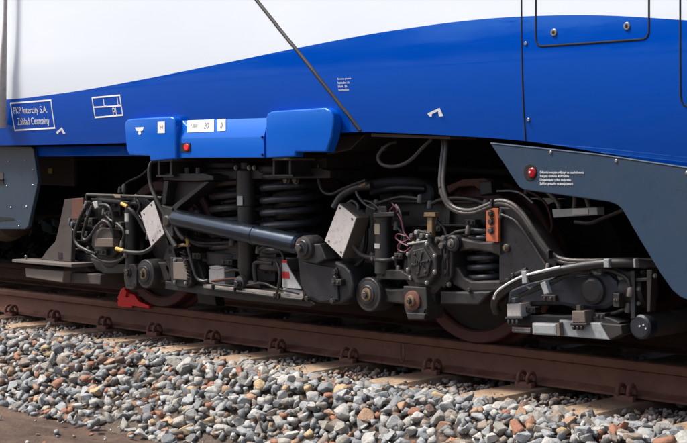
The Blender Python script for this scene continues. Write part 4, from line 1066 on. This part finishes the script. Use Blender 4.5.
plate('sensor_cover', [(173, 262), (186.4, 262.6), (186.8, 280), (173.4, 279)], -.474, .014, 'brownlt', sb, .003)
for px, py in ((175, 260.4), (185.5, 261), (175, 282), (185.8, 283)): pbolt(px, py, -.465, 1.5, 'steel', sb)
lug = plate('lifting_lug', [(163, 260), (167, 247), (170, 244.6), (173, 247), (176.5, 260)], -.45, .03, 'frame', bog, .004)
p = P(170, 251.4, -.45); disc('lug_hole', p, .015, -.452, -.44, 'black', lug, 14, .001)
# pipes and hoses of the left axle
ptube('header_pipe', [(87, 194.6, -.50), (110, 195.4, -.50), (140, 196.6, -.50), (162, 198, -.48)], .010, 'frame', bog, curve=False, seg=12)
ptube('header_pipe', [(87, 194.6, -.50), (86, 200, -.50), (85, 207, -.50)], .010, 'frame', bog, curve=False, seg=12)
ptube('header_pipe', [(92, 200, -.47), (115, 202, -.47), (140, 204, -.46)], .012, 'frame_dk', bog, curve=False)
p = P(124.5, 189, -.49); turned('filler_cap', (p.x, -.49, p.z - .06), (p.x, -.49, p.z + .03), [(0, .008), (.4, .008), (.45, .017), (.9, .017), (1, .012)], 'frame', bog, 18)
plate('white_tag', [(112.5, 194), (120.5, 195), (120.5, 197.8), (115, 197.6)], -.515, .006, 'labeltan', bog, .001)
plate('white_connector', [(92, 202), (97, 201), (97.8, 207.5), (94.5, 209)], -.52, .04, 'label', bog, .004)
ptube('yellow_connector', [(121.8, 203.6, -.525), (127.4, 206.8, -.525)], .012, 'yellow', bog, curve=False)
ptube('yellow_connector', [(116.5, 248.6, -.525), (123.6, 250.8, -.525)], .013, 'yellow', bog, curve=False)
ptube('axle_hose', [(86, 206, -.50), (82.5, 212, -.51), (79, 220, -.52), (75.5, 231, -.53), (75, 239, -.53), (79, 246, -.53), (88, 251, -.52), (96, 254, -.50)], .011, 'hosedk', bog, seg=12)
ptube('axle_hose', [(92, 206, -.52), (88, 216, -.535), (84, 228, -.54), (82.6, 236, -.54), (85.5, 240, -.54), (91, 235, -.54), (97, 226, -.54), (103, 221.6, -.54), (109, 224, -.53), (113, 232, -.52), (114, 240, -.51)], .010, 'hosedk', bog, seg=12)
ptube('axle_hose', [(97, 205, -.50), (106, 205, -.52), (111, 210, -.52), (113.5, 220, -.51), (113, 228, -.5)], .010, 'hosedk', bog, seg=12)
ptube('axle_hose', [(123, 251, -.525), (132, 252.5, -.525), (142, 252.5, -.52), (150, 249, -.50), (156, 243, -.47)], .013, 'hosedk', bog, seg=12)
ptube('axle_hose', [(127, 207, -.52), (133, 212, -.51), (139, 220, -.49), (146, 232, -.47)], .012, 'hosedk', bog, seg=12)
for px, py in ((87, 203), (85.6, 206.5), (73, 224)):
    p = P(px, py, -.515); disc('hose_fitting', p, .014, -.53, -.49, 'greydk', bog, 12, .003)
plate('valve_manifold', [(98, 198), (120, 200), (120, 216), (98, 214)], -.45, .10, 'frame_dk', bog, .006)
for k in range(3): pbolt(101 + k * 7, 203 + k * .7, -.455, 2.2, 'frame', bog)
plate('manifold_case', [(114, 208), (128, 212), (128, 240), (116, 238)], -.43, .10, 'frame_dk', bog, .006)
ptube('drop_hose', [(158, 160, -.50), (151.5, 163, -.53), (149.4, 171, -.55), (150, 181, -.55), (152.5, 190, -.55), (156, 198, -.55), (161, 208, -.54), (166, 217, -.53)], .0125, 'hose', bog, seg=12)
# lifeguard and track sweeper at the left end
lg = plate('lifeguard', [(64.5, 199.2), (83, 197.6), (83, 219), (75, 221), (72.5, 226), (71, 262), (40.5, 259.8), (47, 250.4), (55, 241.5), (57.5, 233)], -.46, .035, 'brown', bog, .004)
plate('rust_patch', [(72, 199), (83.2, 198), (83.2, 218.6), (72, 219.5)], -.463, .01, 'rust', lg, .002)
plate('lifeguard_slot', [(58, 252.5), (62, 252.8), (62.2, 259), (58.3, 259)], -.463, .004, 'black', lg, 0)
prism('lifeguard_tray', xz([(12, 259.4), (71.5, 264), (71.5, 267.6), (12, 262.2)], -.56), -.56, -.30, 'greydk', bog, .004)
p = P(26, 257, -.5); cyl('tray_bolt', (p.x, -.5, p.z - .03), (p.x, -.5, p.z + .012), .008, 'steel', bog, 10, .002)
plate('sweeper_box', [(25, 268.5), (63.5, 271.5), (62.5, 282.5), (26, 277)], -.52, .2, 'brownlt', bog, .006)
plate('sweeper_box', [(64, 272), (101, 274.5), (100, 284.5), (64, 282.5)], -.46, .2, 'brown', bog, .006)
plate('sweeper_bracket', [(64, 262), (84, 262), (90, 272), (64, 272)], -.42, .2, 'brown', bog, .006)
# inner details below the frame
ptube('brake_rod', [(150, 262, -.2), (200, 270, -.2), (260, 280, -.2), (330, 290, -.2)], .02, 'under', bog, curve=False)
plate('brake_shoe', [(196, 292), (214, 294), (216, 306), (198, 304)], -.03, .08, 'frame_dk', bog, .008)

# ================================================================== DRAG SHOE on the rail
sx0, sx1 = P(119, 300, .0).x, P(149, 306, .0).x
ds = empty('drag_shoe', ((sx0 + sx1) / 2, .036, RAIL)); tag(ds, 'bright red drag shoe wedged on the rail against the wheel', 'drag shoe')
L = sx1 - sx0
prism('sole_plate', [(sx0, RAIL + .001), (sx1, RAIL + .001), (sx1, RAIL + .005), (sx0 + L * .5, RAIL + .016), (sx0, RAIL + .016)], -.012, .084, 'red', ds, .001)
prism('stop_block', [(sx0 + L * .02, RAIL + .016), (sx0 + L * .62, RAIL + .016), (sx0 + L * .47, RAIL + .035), (sx0 + L * .36, RAIL + .065), (sx0 + L * .24, RAIL + .07), (sx0 + L * .12, RAIL + .05)], .012, .06, 'red', ds, .004)
prism('side_guide', [(sx0 + L * .05, RAIL - .025), (sx0 + L * .5, RAIL - .025), (sx0 + L * .55, RAIL + .010), (sx0 + L * .02, RAIL + .010)], -.020, -.006, 'red', ds, .002)
prism('side_plate', xz([(124.6, 288.5), (121.4, 290.5), (117.5, 298), (122.5, 304), (128, 305), (149, 308.4), (149, 305.6), (139.5, 301.6), (134.5, 295), (131.5, 293.5), (128.5, 297.5), (125.8, 296.8), (127, 291)], -.03), -.034, -.014, 'red', ds, .003)
tube('handle', [Vector((sx0 + L * .24, .036, RAIL + .06)), Vector((sx0 + L * .12, .034, RAIL + .095)), Vector((sx0 - L * .02, .03, RAIL + .075)), Vector((sx0 - L * .03, .03, RAIL + .03)), Vector((sx0 + L * .05, .036, RAIL + .02))], .011, 'red', ds)

# ================================================================== hedge and bank added beyond the track to block light
m, n, b = newmat('hedge_leaf')
ge = N(n, 'ShaderNodeNewGeometry')
n.links.new(mixc(n, ge.outputs['Random Per Island'], (.008, .014, .005), (.022, .034, .010)), b.inputs['Base Color']); b.inputs['Roughness'].default_value = .7
M['leaf'] = m
bm = bmesh.new()  # added bank, plugs the bright gaps seen under the train
prb = [(2.86, -.05), (2.90, .5), (2.98, 1.05), (3.2, 1.22), (5.5, 1.3), (9.0, .6), (12, -.05)]
A = [bm.verts.new((-40, y, z)) for y, z in prb]; B = [bm.verts.new((25, y, z)) for y, z in prb]
for q in range(len(prb)): bm.faces.new((A[q], B[q], B[(q + 1) % len(prb)], A[(q + 1) % len(prb)]))
bm.faces.new(A); bm.faces.new(B)
m, n, b = newmat('added_bank_dark')
n.links.new(mixc(n, ramp(n, noise(n, 6, 7, .7), .35, .7), (.012, .011, .008), (.035, .03, .02)), b.inputs['Base Color']); b.inputs['Roughness'].default_value = 1
bk_ = finish('added_bank', bm, m, None); bk_['kind'] = 'structure'
k = 26000
cx = rng.uniform(-24, 9, k); t = rng.random(k) ** .6
cy = 2.78 + rng.normal(size=k) * .10; cz = rng.random(k) * (1.2 + .12 * np.sin(cx * 1.7) + .08 * np.sin(cx * 4.1))
ctr = np.stack([cx, cy, cz], -1)
d1 = rng.normal(size=(k, 3)); d1 /= np.linalg.norm(d1, axis=1)[:, None]
d2 = np.cross(d1, rng.normal(size=(k, 3))); d2 /= np.linalg.norm(d2, axis=1)[:, None]
s = rng.uniform(.05, .11, k)[:, None]
V = np.stack([ctr - d1 * s, ctr + d2 * s * .5, ctr + d1 * s, ctr - d2 * s * .5], 1).reshape(-1, 3)
Fq = np.arange(k * 4).reshape(-1, 4)
hd = empty('hedge', (-7, 2.78, 0)); tag(hd, 'dark green hedge set close behind the train to block light passing underneath', 'hedge')  # hinted greenery, placed close and dense to block light from beyond
me = bpy.data.meshes.new('foliage'); me.from_pydata((V - np.array([-7, 2.78, 0])).tolist(), [], Fq.tolist())
o = link('foliage', me, None, 'leaf'); o.parent = hd; o['kind'] = 'stuff'
for i in range(22):
    x = -23 + i * 1.45 + random.uniform(-.3, .3)
    tube('stem', [Vector((x, 2.78, -.02)), Vector((x + random.uniform(-.1, .1), 2.78, .4)), Vector((x + random.uniform(-.3, .3), 2.78 + random.uniform(-.1, .1), .9))], .03, 'brown', hd, per=3, seg=6)

# ================================================================== low trees across the yard (seen only as reflections in the glossy side)
def yard_tree(x, y, h, sd_):
    r2 = np.random.default_rng(sd_); root = empty('yard_tree', (x, y, 0))
    tube('trunk', [Vector((x, y, -.05)), Vector((x + .05, y, h * .35)), Vector((x - .05, y + .05, h * .8))], lambda t: .13 - .09 * t, 'brown', root, per=4, seg=8)
    k = 900; c = r2.normal(size=(k, 3)); c /= np.linalg.norm(c, axis=1)[:, None]
    c *= (r2.random((k, 1)) ** .4) * np.array([h * .36, h * .36, h * .38]) * (1 + .3 * np.sin(c[:, :1] * 5 + c[:, 1:2] * 7 + sd_))
    c += np.array([0, 0, h * .6])
    d1 = r2.normal(size=(k, 3)); d1 /= np.linalg.norm(d1, axis=1)[:, None]
    d2 = np.cross(d1, r2.normal(size=(k, 3))); d2 /= np.linalg.norm(d2, axis=1)[:, None]
    s_ = r2.uniform(.16, .3, k)[:, None]
    V = np.stack([c - d1 * s_, c + d2 * s_ * .6, c + d1 * s_, c - d2 * s_ * .6], 1).reshape(-1, 3)
    me = bpy.data.meshes.new('crown'); me.from_pydata(V.tolist(), [], np.arange(k * 4).reshape(-1, 4).tolist())
    o = link('crown', me, None, 'leaf'); o.parent = root; o['kind'] = 'stuff'
    tag(root, 'small leafy tree standing across the yard facing the train', 'tree', 'trees across the yard')
for i in range(24):
    yard_tree(-66 + i * 2.7 + random.uniform(-.9, .9), -34 + random.uniform(-2, 2), random.uniform(8.0, 9.2) if i in (9, 10, 13, 19) else random.uniform(4.6, 6.0), 50 + i)
